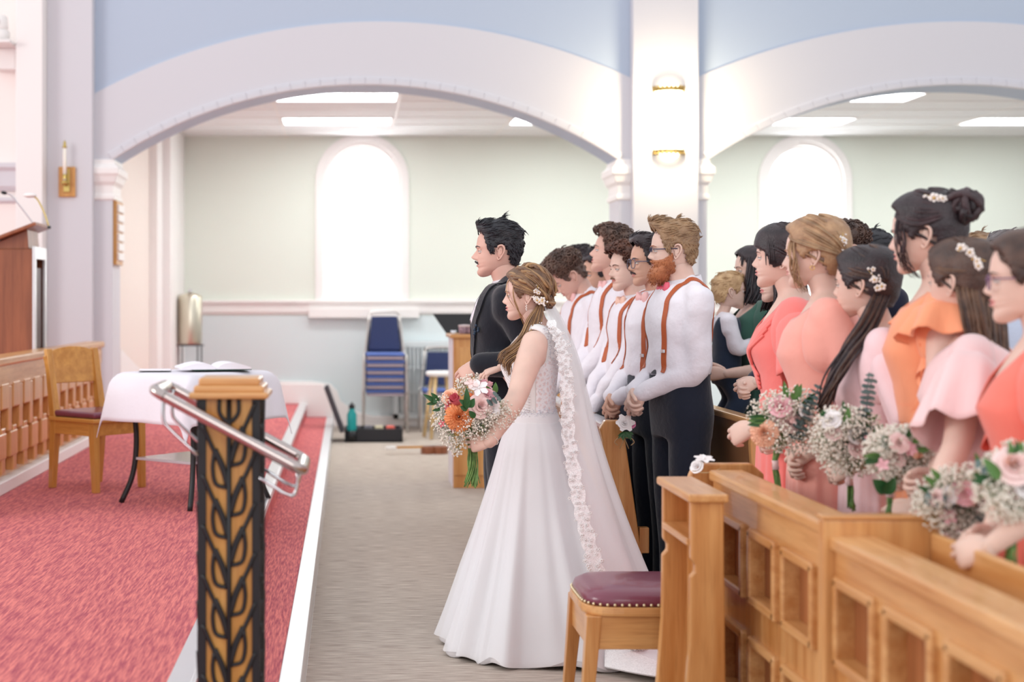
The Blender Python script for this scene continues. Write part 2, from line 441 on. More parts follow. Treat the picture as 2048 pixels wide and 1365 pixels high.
# ================================================================ furniture and fittings
# ---- wall sconce
def sconce():
    t = thing('wall_sconce', 'lit half-round wall lamp with ribbed glass on the central pillar', 'wall lamp', (2.775, YA-.13, 0))
    gl = mat('glowing_frosted_glass', (255, 246, 220), .4, emit=(255, 236, 190), es=5.0)
    def half(r, z0, z1, n=14):
        return [(r*cos(pi+pi*i/n), r*.8*sin(pi+pi*i/n)) for i in range(n+1)], z0, z1
    p, a, b = half(.125, 2.76, 3.27); MB().prism(p, 'z', a, b).build('glass_shade', gl, t, smooth=False)
    for z, nm in ((3.27, 'top_band'), (2.735, 'bottom_band')):
        p, a, b = half(.14, z, z+.03)
        mb = MB().prism(p, 'z', a, b)
        for i in range(11):
            aa = pi+pi*(i+.5)/11; mb.ell((.135*cos(aa), .108*sin(aa), z+(.035 if z > 3 else -.004)), .012, 6, 4)
        mb.build(nm, mat('dark_brass', (128, 108, 62), .4, metal=.8), t)
    for a in (pi*1.28, pi*1.6, pi*1.85, pi*1.03):
        MB().tube([(.13*cos(a), .104*sin(a), 2.76), (.13*cos(a), .104*sin(a), 3.27)], .004, 6).build('rib', brass, t)
    MB().ell((.01, -.106, 3.0), (.014, .01, .02), 8, 6).build('boss', brass, t)
    MB().ell((0, -.035, 3.30), (.085, .065, .055)).build('top_dome', gl, t, smooth=True)
    MB().ell((0, -.035, 2.735), (.085, .065, .055)).build('bottom_dome', gl, t, smooth=True)
    MB().box((-.10, -.012, 2.74), (.10, 0, 3.29)).build('back_plate', brass, t)
    d = bpy.data.lights.new('sconce_bulb', 'POINT'); d.energy = 42; d.color = (1, .84, .55); d.shadow_soft_size = .1
    o = bpy.data.objects.new('sconce_bulb', d); COL.objects.link(o); o.location = (2.775, YA-.42, 3.0)
sconce()
# ---- candle holder on plaque
t = thing('candle_sconce', 'wooden wall plaque holding one white candle in a brass bracket', 'candle holder', (-2.42, YA-.13, 0))
MB().box((-.072, -.03, 2.36), (.072, 0, 2.62)).build('plaque', oak_gold, t, bevel=.004)
MB().box((-.026, -.045, 2.40), (.026, -.03, 2.60)).build('bracket_plate', brass, t, bevel=.003)
MB().lathe((-.008, -.08, 0), [(.006, 2.45), (.03, 2.47), (.034, 2.485), (.012, 2.49), (.018, 2.52), (.02, 2.55)], 16).build('candle_cup', brass, t, smooth=True)
MB().tube([(0, -.04, 2.46), (0, -.07, 2.45), (-.008, -.08, 2.47)], .006, 8).build('arm', brass, t, smooth=True)
MB().lathe((-.008, -.08, 0), [(.016, 2.5), (.016, 2.78), (.003, 2.785)], 16).build('candle', mat('ivory_wax', (246, 240, 228), .5, sub=.2), t, smooth=True)
MB().lathe((-.008, -.08, 0), [(.018, 2.775), (.02, 2.79), (.012, 2.80), (.013, 2.82), (.005, 2.84)], 12).build('follower', brass, t, smooth=True)
# ---- hymn board on the left jamb (seen edge on)
t = thing('hymn_board', 'hymn number board hung on the left jamb of the arch, seen edge on', 'hymn board', (-2.05, YA+.02, 0))
MB().box((0, 0, 1.78), (.03, .36, 2.34)).build('board', oak_gold, t, bevel=.003)
for i in range(6):
    MB().box((.03, .03, 1.82+i*.085), (.05, .33, 1.885+i*.085)).build('slat', trim_w, t, bevel=.003)
# ---- camera on bracket
t = thing('ptz_camera', 'white dome camera on a wall bracket, upper left corner', 'camera', (-2.95, YA-.15, 0))
wp = mat('white_plastic', (238, 234, 232), .4); bl = mat('dark_lens', (16, 18, 24), .15)
MB().lathe((0, -.16, 0), [(.05, 3.68), (.075, 3.70), (.075, 3.75), (.06, 3.77)], 24).build('base', wp, t, smooth=True)
MB().lathe((0, -.16, 0), [(.058, 3.76), (.06, 3.80), (.055, 3.88), (.03, 3.9)], 24).build('head', wp, t, smooth=True)
MB().lathe((-.03, -.2, 3.83), [(.02, -.05), (.022, -.02), (.02, 0)], 16, axis='y').build('lens', bl, t, smooth=True)
mb = MB().box((-.11, -.3, 3.64), (.11, .13, 3.67)); mb.box((-.09, -.02, 3.46), (.09, .13, 3.64))
mb.build('bracket', wp, t, bevel=.006)
MB().box((-.03, -.222, 3.715), (.03, -.21, 3.722)).build('indicator', mat('blue_lamp', (70, 110, 190), .3), t)

# ---- altar rail
t = thing('altar_rail', 'low panelled wooden altar rail running along the left of the platform', 'altar rail', (-2.1, 8, 0))
MB().box((-.12, -.4, 1.07), (.05, 4.25, 1.12)).build('top_rail', oak_y, t, bevel=.012)
MB().box((-.06, -.4, .38), (-.02, 4.22, 1.07)).build('back_board', oak_z, t)
MB().box((-.06, -.4, .3), (.05, 4.22, .38)).build('base_rail', trim_w, t, bevel=.008)
MB().box((-.02, -.4, .94), (.03, 4.22, 1.07)).build('upper_rail', oak_y, t, bevel=.006)
sm = MB().box((-.02, 0, 0), (.03, .10, .28)).build('panel', oak_z, t, bevel=.008); n0 = True
sq = MB().box((-.02, 0, 0), (.035, .19, .16)).build('block', oak_z, t, bevel=.01)
y = -.35; k = 0
while y < 4.05:
    for (z, m_) in ((.66, sm), (.41, sm)):
        if n0 and m_ is sm: sm.location = (0, y, z); n0 = False
        else: same(sm, t, (0, y+(.13 if z < .6 else 0), z))
    if k == 0: sq.location = (0, y+.12, .80)
    else: same(sq, t, (0, y+.12, .80))
    same(sq, t, (0, y+.05, .5))
    y += .30; k += 1
# ---- lectern
t = thing('lectern', 'reddish-brown wooden lectern with slanted top behind the altar rail', 'lectern', (-2.42, 10.35, 0))
mb = MB().box((-.1, 0, .3), (.17, .02, 1.83)); mb.build('side_panel', brown_w, t, bevel=.004)
MB().box((-.1, .38, .3), (.17, .4, 1.83)).build('side_panel', brown_w, t, bevel=.004)
MB().box((-.1, .02, .3), (-.08, .38, 1.83)).build('back_panel', brown_w, t)
mb = MB().box((.17, 0, .3), (.19, .05, 1.85)); mb.box((.17, .35, .3), (.19, .4, 1.85)); mb.box((.17, .05, 1.76), (.19, .35, 1.85))
mb.build('front_frame', silver, t, bevel=.003)
MB().box((.155, .06, .32), (.165, .34, 1.7)).build('front_panel', mat('dark_brown_panel', (74, 38, 30), .4), t)
rt = Matrix.Rotation(-R_(21), 3, 'Y')
MB().prism([(-.08, 1.83), (.14, 1.83), (.13, 1.97), (-.1, 1.87)], 'y', .02, .38).build('neck', brown_w, t, bevel=.004)
MB().box((-.22, -.06, 1.92), (.22, .46, 1.945), rot=rt).build('reading_desk', brown_w, t, bevel=.006)
MB().box((-.23, -.06, 1.83), (-.205, .46, 1.87)).build('book_stop', brown_w, t, bevel=.004)
for nm, P, lb in (('gooseneck_microphone', [at(70, 452, 10.5), at(58, 436, 10.5), at(38, 410, 10.5), at(22, 391, 10.5), at(8, 386, 10.5)], 'thin gooseneck microphone with black tip on the lectern'),
              ('reading_lamp', [at(98, 455, 10.5), at(90, 430, 10.5), at(80, 408, 10.5), at(72, 396, 10.5), at(60, 391, 10.5)], 'bent reading lamp on the lectern, behind the microphone')):
    o = thing(nm, lb, 'microphone' if 'micro' in nm else 'lamp', P[0])
    Q = [p-P[0] for p in P]; pp_, _ = smooth_path(Q, .1, 5)
    MB().tube(pp_, .005 if 'micro' in nm else .006, 8).build('stem', chrome if 'micro' in nm else brass, o, smooth=True)
    if 'micro' in nm: MB().ell(Q[-1], (.024, .013, .013), rot=Matrix.Rotation(.2, 3, 'Y')).build('tip', bl, o, smooth=True)
    else: MB().ell(Q[-1], (.05, .03, .018)).build('shade', trim_w, o, smooth=True)
    MB().lathe((0, 0, -.01), [(.015, 0), (.012, .02)], 12).build('collar', bl, o)
# ---- altar step with marble edge
t = thing('altar_step', 'corner of a carpeted altar step with pale stone edge at the left edge', 'step', (-2.4, 8, 0))
MB().box((-.6, -.2, .3), (.28, .35, .43)).build('riser', mat('dark_red_carpet', (110, 40, 58), .95), t)
MB().box((-.6, -.22, .43), (.30, .37, .46)).build('stone_edge', silver, t, bevel=.006)

# ---- altar chair
def altar_chair():
    a = math.atan2(.22, .265)
    t = thing('altar_chair', 'golden oak chair with arched solid back and burgundy seat on the red platform', 'chair', (-1.55, 9.0, .3), -a)
    w, d = .185, .18       # faces +x locally
    def leg(x, y, h, x1, tilt):
        mb = MB(); s0, s1 = .019, .026
        xa = x+tilt
        rings = [[(xa-s0, y-s0, 0), (xa+s0, y-s0, 0), (xa+s0, y+s0, 0), (xa-s0, y+s0, 0)], [(x-s1, y-s1, .42), (x+s1, y-s1, .42), (x+s1, y+s1, .42), (x-s1, y+s1, .42)]]
        if h > .5: rings.append([(x1-.018, y-.022, h), (x1+.012, y-.022, h), (x1+.012, y+.022, h), (x1-.018, y+.022, h)])
        return mb.loft(rings)
    for y in (-w, w):
        leg(d, y, .42, 0, .02).build('leg', oak_gold, t, bevel=.004); leg(-d, y, .86, -d-.07, -.03).build('leg', oak_gold, t, bevel=.004)
    mb = MB().box((-d, -w-.02, .34), (d, -w+.005, .42)); mb.box((-d, w-.005, .34), (d, w+.02, .42)); mb.box((d-.02, -w, .34), (d+.02, w, .42)); mb.box((-d-.02, -w, .34), (-d+.02, w, .42))
    mb.build('apron', oak_gold_x, t, bevel=.003)
    MB().box((-d-.03, -w-.035, .42), (d+.04, w+.035, .445)).build('seat_frame', oak_gold_x, t, bevel=.006)
    MB().box((-d-.01, -w-.02, .445), (d+.03, w+.02, .485)).build('seat_pad', purple, t, bevel=.018, seg=3)
    n = 12; pts = [(w*1.18*(2*i/n-1), .775+.10*math.sqrt(max(0, 1-(2*i/n-1)**2*.82))) for i in range(n+1)]
    mb = MB(); poly = [(-w*1.04, .645)]+pts+[(w*1.04, .645)]
    mb.prism(poly, 'x', -.012, .012)
    mb.xf(Matrix.Translation((-d-.045, 0, 0)) @ Matrix.Translation((0, 0, .6)) @ Matrix.Rotation(-.12, 4, 'Y') @ Matrix.Translation((0, 0, -.6)))
    recalc(mb.build('backrest', oak_gold_x, t, bevel=.005))
altar_chair()

# ---- side table with cloth, open book
TX, TY = -.88, 8.4
t = thing('cloth_table', 'small table with curved black iron legs under a white cloth on the platform', 'table', (TX, TY, .3), .9)
s_ = .33
for sx, sy in ((-1, -1), (1, -1), (1, 1), (-1, 1)):
    bx_, by_ = sx*s_*.95, sy*.26
    P = [(bx_*1.0, by_, .72), (bx_*.86, by_*.92, .56), (bx_*.80, by_*.88, .36), (bx_*.86, by_*.92, .16), (bx_*1.04, by_*1.06, .0)]
    pp_, _ = smooth_path(P, .02, 5)
    MB().tube(pp_, [.016]*len(pp_), 6).build('leg', black_iron, t, smooth=True)
MB().box((-s_*.8, -.22, .245), (s_*.8, .22, .26)).build('lower_shelf', mat('glass_shelf', (196, 190, 196), .15), t, bevel=.003)
MB().box((-s_, -.28, .72), (s_, .28, .74)).build('table_top', oak_gold_x, t, bevel=.003)
# cloth with hanging corners
def cloth(hw, hd, z, drop, seed):
    rg = np.random.RandomState(seed); n = 26; P = np.zeros((n+1, n+1, 3)); L1 = hw+drop; L2 = hd+drop
    for i in range(n+1):
        for j in range(n+1):
            u = -L1+2*L1*i/n; v = -L2+2*L2*j/n
            du, dv = max(abs(u)-hw, 0), max(abs(v)-hd, 0)
            sx, sy = (1 if u > 0 else -1), (1 if v > 0 else -1)
            dz = math.hypot(du, dv) if (du and dv) else max(du, dv)
            w_ = .035*sin(9*v+seed)*min(du/.1, 1)+.04*sin(8*u+1+seed)*min(dv/.1, 1)
            P[i, j] = (max(-hw, min(hw, u))+sx*(du*.22+(.03 if du and dv else 0)*1)+(.0), max(-hd, min(hd, v))+sy*dv*.2, z-dz*.94)
            if du and not dv: P[i, j, 0] += sx*abs(w_)
            if dv and not du: P[i, j, 1] += sy*abs(w_)
    return P
CL = MB().grid(cloth(s_+.02, .30, .752, .29, 3))
o = CL.build('tablecloth', cloth_w, None, smooth=True); o.location = (TX, TY, .3); o.rotation_euler[2] = .9
md = o.modifiers.new('s', 'SUBSURF'); md.levels = 1; md.render_levels = 1
md = o.modifiers.new('t', 'SOLIDIFY'); md.thickness = .004; md.offset = 1
tag(o, 'white cloth draped over the small iron-legged table', 'tablecloth')
t = thing('open_book', 'large open book with white pages and dark green cover on the cloth', 'book', (-.78, 8.38, 1.062), .25)
pg = mat('paper', (244, 240, 246), .8); gc = mat('green_book_cover', (26, 74, 60), .5)
for s in (-1, 1):
    n = 10; pts = [(s*(.002+.2*i/n), .008+.035*sin(pi*min(1, (i/n)**.7*.93))) for i in range(n+1)]
    recalc(MB().prism(pts+[(s*.2, .006), (s*.002, .006)], 'y', -.14, .14).build('pages', pg, t))
MB().box((-.13, -.132, 0), (.205, .132, .0055)).build('cover', gc, t)
t = thing('flat_folder', 'thin black-edged folder lying left of the open book', 'folder', (-1.10, 8.3, 1.058), .1)
MB().box((-.09, -.07, 0), (.09, .07, .003)).build('cover', black_iron, t, bevel=.001); MB().box((-.089, -.069, .003), (.089, .069, .008)).build('sheet', pg, t)

# ---- steel urn on wire stand
ux, uy = -1.76, 16.2
t = thing('steel_urn', 'tall brushed steel urn standing on a thin wire plant stand', 'urn', (ux, uy, 0))
MB().lathe((0, 0, 0), [(.13, .98), (.135, 1.0), (.135, 1.50), (.13, 1.51), (.125, 1.53), (.02, 1.56)], 28).build('body', mat('brushed_steel', (215, 208, 190), .3, metal=1, bump=(8, .1)), t, smooth=True)
MB().lathe((0, 0, 0), [(.015, 1.55), (.03, 1.58), (.01, 1.6)], 12).build('lid_knob', chrome, t, smooth=True)
t = thing('wire_stand', 'slim dark wire stand carrying the steel urn', 'stand', (ux, uy, 0))
wire = mat('dark_green_wire', (70, 88, 92), .5)
for a in range(4):
    x, y = .14*cos(pi/4+a*pi/2+.3)*1.1, .14*sin(pi/4+a*pi/2+.3)*1.1
    MB().tube([(x, y, .3), (x, y, .975)], .008, 6).build('leg', wire, t)
for z in (.97, .62): MB().tube([(.155*cos(a), .155*sin(a), z) for a in np.linspace(0, 2*pi, 25)], .007, 6, caps=False).build('ring', wire, t)

# ---- stacked blue chairs against the far wall
def stack_chair(first):
    t = thing('stacking_chair', first, 'chair', (.42, 16.35, 0), group='blue stacking chairs by the far wall')
    fr = mat('champagne_metal_frame', (205, 200, 196), .3, metal=.7)
    w = .235
    for s in (-1, 1):
        P, _ = smooth_path([(s*w*1.05, -.24, 0), (s*w, -.22, .25), (s*w, -.21, .43), (s*w, -.1, .44), (s*w, .16, .44), (s*w*.9, .2, .55), (s*w*.72, .24, .9)], .1, 4)
        MB().tube(P, .013, 7).build('side_frame', fr, t, smooth=True)
        MB().tube([(s*w*1.03, .24, 0), (s*w, .17, .43)], .013, 7).build('rear_leg', fr, t, smooth=True)
    MB().tube(smooth_path([(-w*.72, .24, .9), (-w*.5, .25, .93), (w*.5, .25, .93), (w*.72, .24, .9)], .1, 4)[0], .013, 7).build('top_rail', fr, t, smooth=True)
    MB().box((-w+.02, -.23, .44), (w-.02, .18, .475)).build('seat', mat('bright_blue_fabric', (88, 112, 180), .8), t, bevel=.014, seg=3)
    MB().box((-w+.03, -.225, .405), (w-.03, .17, .435)).build('seat_shell', mat('pinkish_grey_shell', (178, 162, 172), .5), t, bevel=.006)
    rings = [[(-w*.78, .17, .50), (w*.78, .17, .50), (w*.78, .20, .50), (-w*.78, .20, .50)], [(-w*.62, .215, .88), (w*.62, .215, .88), (w*.62, .245, .88), (-w*.62, .245, .88)]]
    MB().loft(rings).build('backrest', navy_f, t, bevel=.008)
    return t
base_lb = 'blue-seated metal chair in the stack under the window, '
nm = ['lowest of the stack', 'second from the bottom', 'third from the bottom', 'fourth from the bottom', 'second from the top', 'topmost with its blue back showing']
sc0 = stack_chair(base_lb+nm[0]); sc0.location.z = 0
for i in range(1, 6): dup(sc0, base_lb+nm[i], loc=(.42, 16.35-.012*i, .082*i))
c2 = dup(sc0, 'low blue-backed metal chair behind the wooden bar stools', loc=(1.06, 16.4, .0)); c2['label'] = 'pale-framed chair with navy back behind the wooden bar stool'
# ---- bar stools
def bar_stool(lb, loc, h=.66, rz=0.2):
    t = thing('bar_stool', lb, 'stool', loc, rz, 'pale wooden stools by the far wall')
    pine = wood('pale_pine', (232, 202, 146), (214, 178, 118), 'z')
    MB().lathe((0, 0, 0), [(.15, h-.04), (.165, h-.02), (.165, h), (.15, h+.012)], 24).build('seat', trim_w, t, smooth=True)
    for k in range(4):
        a = pi/4+k*pi/2
        MB().tube([(.21*cos(a), .21*sin(a), 0), (.11*cos(a), .11*sin(a), h-.03)], .02, 8).build('leg', pine, t, smooth=True)
        b = a+pi/2
        z = .2+.05*(k % 2); r = .21-.1*z/h
        MB().tube([(r*cos(a), r*sin(a), z), (r*cos(b), r*sin(b), z)], .012, 6).build('rung', pine, t, smooth=True)
bar_stool('tall pale wooden bar stool with white seat in front of the radiator', (1.0, 15.5, 0), .70)
bar_stool('shorter pale wooden stool half hidden behind the tall one', (1.32, 15.9, 0), .58, .5)
# ---- radiator
t = thing('radiator', 'white grilled radiator on the far wall behind the stools', 'radiator', (1.15, YW-.12, 0))
rw = mat('radiator_enamel', (226, 232, 234), .45)
mb = MB().box((-.62, 0, .93), (.62, .11, 1.0)); mb.box((-.62, 0, .1), (.62, .11, .16)); mb.box((-.62, 0, .1), (-.56, .11, 1)); mb.box((.56, 0, .1), (.62, .11, 1)); mb.box((-.6, .06, .16), (.6, .1, .93))
mb.build('casing', rw, t, bevel=.004)
f0 = MB().box((0, .0, .16), (.022, .05, .93)).build('fin', rw, t); f0.location = (-.53, 0, 0)
for i in range(1, 23): same(f0, t, (-.53+i*.047, 0, 0))
for z in (.4, .68): MB().box((-.56, -.006, z), (.56, 0, z+.02)).build('crossbar', rw, t)

# ---- wooden desk, music stand, tin
t = thing('organ_desk', 'tall honey-coloured wooden desk behind the groom', 'desk', (0, 0, 0))
MB().box((.825, 11.3, 0), (1.75, 11.33, 1.19)).build('front_panel', oak_z, t, bevel=.004)
MB().box((.80, 11.27, 1.17), (1.77, 11.8, 1.20)).build('top', oak_x, t, bevel=.006)
MB().box((.82, 11.33, 0), (.85, 11.78, 1.17)).build('side_panel', mat('pale_side_panel', (222, 214, 222), .4), t, bevel=.003)
MB().box((.83, 11.29, .1), (1.74, 11.3, 1.1)).build('inset_panel', oak_dark if False else oak_z, t, bevel=.004)
t = thing('music_stand', 'black music stand with a wide tilted desk by the wooden desk', 'music stand', (.98, 12.0, 0))
mb = MB().prism([(-.27, .17), (.33, .17), (.33, -.0), (-.16, -.0)], 'y', -.008, .008)
mb.xf(Matrix.Translation((0, 0, 1.19)) @ Matrix.Rotation(-.3, 4, 'X')); recalc(mb.build('desk', black_iron, t))
MB().tube([(.05, .02, .05), (.05, .02, 1.25)], .012, 8).build('pole', black_iron, t)
for k in range(3): MB().tube([(.05, .02, .2), (.05+.25*cos(k*2.1), .02+.25*sin(k*2.1), .01)], .009, 6).build('leg', black_iron, t)
t = thing('patterned_tin', 'small round floral patterned tin on the wooden desk', 'tin', (.93, 11.45, 1.2))
MB().lathe((0, 0, 0), [(.05, 0), (.052, .01), (.052, .055), (.05, .06)], 20).build('body', mat('mauve_floral_print', (170, 140, 152), .5, noise=(60, 1), col2=(70, 44, 62)), t, smooth=True)
MB().lathe((0, 0, 0), [(.054, .055), (.054, .07), (.01, .074)], 20).build('lid', mat('pinkish_lid', (206, 190, 192), .5), t, smooth=True)
t = thing('small_book', 'green-spined book lying beside the patterned tin', 'book', (1.06, 11.5, 1.2))
MB().box((-.05, -.08, 0), (.09, .08, .02)).build('cover', gc, t, bevel=.002); MB().box((-.045, -.082, .004), (.085, .078, .016)).build('pages', pg, t)
t = thing('black_speaker', 'small clear glass dish at the corner of the wooden desk', 'dish', (.83, 11.35, 1.2)); t['label'] = 'tiny clear glass dish at the left corner of the wooden desk'; t.name = 'glass_dish'
MB().lathe((0, 0, 0), [(.012, 0), (.02, .01), (.024, .03), (.02, .03), (.01, .012)], 14).build('bowl', mat('clear_glassware', (225, 235, 245), .05), t, smooth=True)

# ---- open instrument case, bottle, pedal board bits on the floor
t = thing('instrument_case', 'open black equipment case lying on the floor by the platform steps', 'case', (.27, 15.2, 0))
bk = mat('black_case_shell', (34, 32, 38), .6); lin_ = mat('case_lining', (70, 66, 72), .9)
mb = MB(); mb.box((-.3, -.2, 0), (.3, .2, .02)); mb.box((-.3, -.2, .0), (-.28, .2, .14)); mb.box((.28, -.2, 0), (.3, .2, .14)); mb.box((-.3, -.2, 0), (.3, -.18, .14)); mb.box((-.3, .18, 0), (.3, .2, .14))
mb.build('tray', bk, t, bevel=.006)
MB().box((-.015, -.2, -.0), (.03, .2, .5), rot=Matrix.Rotation(-.35, 3, 'Y'), piv=(0, 0, 0)).xf(Matrix.Translation((-.33, 0, .1))).build('lid', lin_, t, bevel=.006)
for i, (x, c) in enumerate(((-.18, (60, 60, 70)), (-.05, (90, 88, 96)), (.06, (190, 180, 150)), (.18, (206, 90, 76)))):
    MB().box((x-.045, -.12, .06), (x+.045, .08, .155)).build('pouch', mat('pouch_%d' % i, c, .7), t, bevel=.015)
t = thing('teal_bottle', 'teal drinking bottle with black cap standing at the open case', 'bottle', (.045, 15.0, 0)); t.location.z = .02
MB().lathe((0, 0, 0), [(.045, .1), (.05, .12), (.05, .27), (.03, .31), (.03, .33)], 18).build('body', mat('teal_plastic', (0, 150, 150), .35), t, smooth=True)
MB().lathe((0, 0, 0), [(.032, .33), (.032, .37), (.012, .375), (.012, .395)], 14).build('cap', bl, t, smooth=True)
MB().lathe((0, 0, 0), [(.048, 0), (.05, .1)], 18).build('base', bl, t, smooth=True)
t = thing('ukulele', 'brown wooden stringed instrument lying on the floor by the desk', 'instrument', (.88, 13.9, .0), .15)
o = []
mb = MB()
for (cx, r) in ((.0, .085), (-.11, .07)): mb.lathe((cx, 0, 0), [(r, .0), (r, .07)], 20)
mb.build('body', brown_w, t, bevel=.004)
MB().box((-.42, -.018, .055), (-.15, .018, .075)).build('neck', oak_gold_x, t, bevel=.003)
MB().box((-.52, -.03, .05), (-.42, .03, .07)).build('headstock', trim_w, t, bevel=.003)
for k in range(4): MB().tube([(-.5, -.01+.006*k, .078), (.02, -.01+.006*k, .08)], .0015, 4).build('string', silver, t)

# ---- foreground newel post with iron filigree
PX, PY, PW = -.32, 4.0, .083
ZT = 1.245
t = thing('newel_post', 'wooden newel post faced with black iron wheat pattern in the foreground', 'newel post', (PX, PY, .15))
b0 = -.15
MB().box((-PW+.006, -PW+.006, 0), (PW-.006, PW-.006, ZT-.05+b0)).build('wood_core', oak_gold, t)
for i, (e, h0, h1) in enumerate(((.024, -.056, -.038), (.012, -.040, -.020), (.0, -.022, .0))):
    MB().box((-PW-e, -PW-e, ZT+b0+h0), (PW+e, PW+e, ZT+b0+h1)).build('cap_tier', oak_x, t, bevel=.007, seg=3)
zt = ZT+b0-.056
mb = MB()
for sx in (-1, 1):
    for sy in (-1, 1):
        mb.box((sx*(PW-.010)-.011, sy*(PW-.010)-.011, 0), (sx*(PW-.010)+.011, sy*(PW-.010)+.011, zt))
mb.build('corner_bars', black_iron, t, bevel=.002)
def filigree(rot):
    mb = MB(); f = -PW-.002
    mb.tube([(0, f, 0), (0, f, zt)], .0065, 6)
    z = zt-.02
    # trident on top
    for s in (-1, 1):
        mb.tube(smooth_path([(s*.026, f, zt), (s*.026, f, zt-.035), (s*.014, f, zt-.055), (0, f, zt-.065)], .1, 4)[0], .0055, 6)
    z = zt-.03; k = 0
    while z > .12:
        for s in (-1, 1):
            o = 0.0 if s > 0 else -.06
            zz = z+o
            if zz-.16 < 0: continue
            # long arching stalk from the corner down to the stem
            mb.tube(smooth_path([(s*(PW-.012), f, min(zz+.02, zt)), (s*.05, f, zz-.03), (s*.022, f, zz-.09), (0.004*s, f, zz-.15)], .1, 4)[0], .0058, 6)
            # grain ear: pointed loop
            mb.tube(smooth_path([(s*.006, f, zz-.15), (s*.012, f, zz-.1), (s*.036, f, zz-.045)], .1, 4)[0], .005, 6)
            mb.tube(smooth_path([(s*.006, f, zz-.15), (s*.035, f, zz-.14), (s*.044, f, zz-.10), (s*.04, f, zz-.055)], .1, 4)[0], .0055, 6)
        z -= .135; k += 1
    mb.xf(Matrix.Rotation(rot, 4, 'Z')); return mb
for k in range(4): filigree(k*pi/2).build('wheat_ironwork', black_iron, t, smooth=True)
# ---- handrail loop through the post
t = thing('handrail', 'looped polished metal handrail sloping down to the right through the newel post', 'handrail', (0, 0, 0))
ya, yb = 3.86, 4.135
A = (at(310, 782, 3.87).x, at(310, 782, 3.87).z); B = (at(603, 940, 3.87).x, at(603, 940, 3.87).z)
def racetrack(A, B, ya, yb, r=.03):
    P = []
    L_ = math.hypot(B[0]-A[0], B[1]-A[1]); ux_, uz_ = (B[0]-A[0])/L_, (B[1]-A[1])/L_
    for (u, v) in ((r, ya), (L_/2, ya), (L_-r, ya)): P.append((u, v))
    for k in range(1, 6): a = k*pi/12; P.append((L_-r+r*sin(a), ya+r-r*cos(a)))
    P += [(L_, ya+r), (L_, yb-r)]
    for k in range(1, 6): a = k*pi/12; P.append((L_-r+r*cos(a), yb-r+r*sin(a)))
    P += [(L_-r, yb), (L_/2, yb), (r, yb)]
    for k in range(1, 6): a = k*pi/12; P.append((r-r*sin(a), yb-r+r*cos(a)))
    P += [(0, yb-r), (0, ya+r)]
    for k in range(1, 6): a = k*pi/12; P.append((r-r*cos(a), ya+r-r*sin(a)))
    P.append((r, ya))
    return [(A[0]+u*ux_, v, A[1]+u*uz_) for u, v in P]
MB().tube(racetrack(A, B, ya, yb), .019, 12, flat=.8, caps=False).build('grab_rail', bronze, t, smooth=True)
for y in (3.90, 4.10):
    for (E, s, zz) in ((A, 1, 1), (B, -1, 1)):
        if s > 0: P = [(E[0]+.02, y, E[1]-.01), (E[0]+.018, y, E[1]-.075), (E[0]+.035, y, E[1]-.105), (PX-PW, y, E[1]-.175)]
        else: P = [(E[0]-.012, y, E[1]-.01), (E[0]-.014, y, E[1]-.055), (E[0]-.035, y, E[1]-.072), (PX+PW, y, E[1]-.025)]
        MB().tube(smooth_path(P, .1, 4)[0], .005, 8).build('support_rod', chrome, t, smooth=True)

# ---- front pew screen (panelled modesty front)
XF = 1.2
def screen(y0, y1, ztop, lb, ncol, ystart, posts):
    t = thing('pew_barrier', lb, 'pew', (XF, y0, 0), group='panelled oak pew fronts on the right')
    L_ = y1-y0
    MB().box((.045, 0, .05), (.07, L_, ztop-.03)).build('back_board', oak_dark, t)
    MB().box((-.015, 0, ztop-.035), (.10, L_, ztop)).build('top_rail', oak_y, t, bevel=.008)
    MB().box((.0, 0, ztop-.13), (.05, L_, ztop-.035)).build('frieze', oak_y, t, bevel=.004)
    MB().box((.0, 0, .0), (.06, L_, .10)).build('plinth', oak_y, t, bevel=.004)
    ys = ystart-y0; pitch = .33; w = .262
    cols = [ys-i*pitch for i in range(ncol)]    # far edge of each panel
    rows = [(.10, .215), (.235, .455), (.475, .56)] if False else [(.235, .455), (.56, .775)]
    edges = sorted([(c-w, c) for c in cols])
    prev = 0; k = 0
    for (a, b) in edges+[(L_, L_)]:
        if a-prev > .01: MB().box((.004, prev, .10), (.05, a, ztop-.13)).build('stile', oak_z, t, bevel=.003)
        prev = b
    for (a, b) in edges:
        MB().box((.004, a, .455), (.05, b, .56)).build('cross_rail', oak_z, t, bevel=.003)
        MB().box((.004, a, .10), (.05, b, .235)).build('cross_rail', oak_z, t, bevel=.003)
        MB().box((.004, a, .775), (.05, b, ztop-.13)).build('cross_rail', oak_z, t, bevel=.003)
        for (z0, z1) in rows:
            p = MB(); e = .022; d = -.014
            p.box((d, a-.004, z0-.004), (.04, a+e, z1)); p.box((d, b-e, z0), (.04, b+.004, z1)); p.box((d, a, z0-.004), (.04, b, z0+e)); p.box((d, a, z1-e), (.04, b, z1+.004))
            p.build('moulding', oak_y, t, bevel=.006)
            MB().box((.035, a+.01, z0+.01), (.046, b-.01, z1-.01)).build('panel', oak_dark, t, bevel=.002)
    return t
screen(3.60, 4.76, .90, 'panelled oak pew front nearest the prayer desk', 3, 4.64, 0)
screen(1.70, 3.575, .875, 'panelled oak pew front at the lower right, nearest the viewer', 5, 3.55, 0)
t = thing('pew_post', 'square oak post joining the two panelled pew fronts', 'post', (XF, 3.585, 0))
MB().box((-.03, -.022, 0), (.26, .022, .915)).build('post', oak_z, t, bevel=.006); MB().box((-.034, -.026, .915), (.264, .026, .925)).build('cap', oak_x, t, bevel=.003)
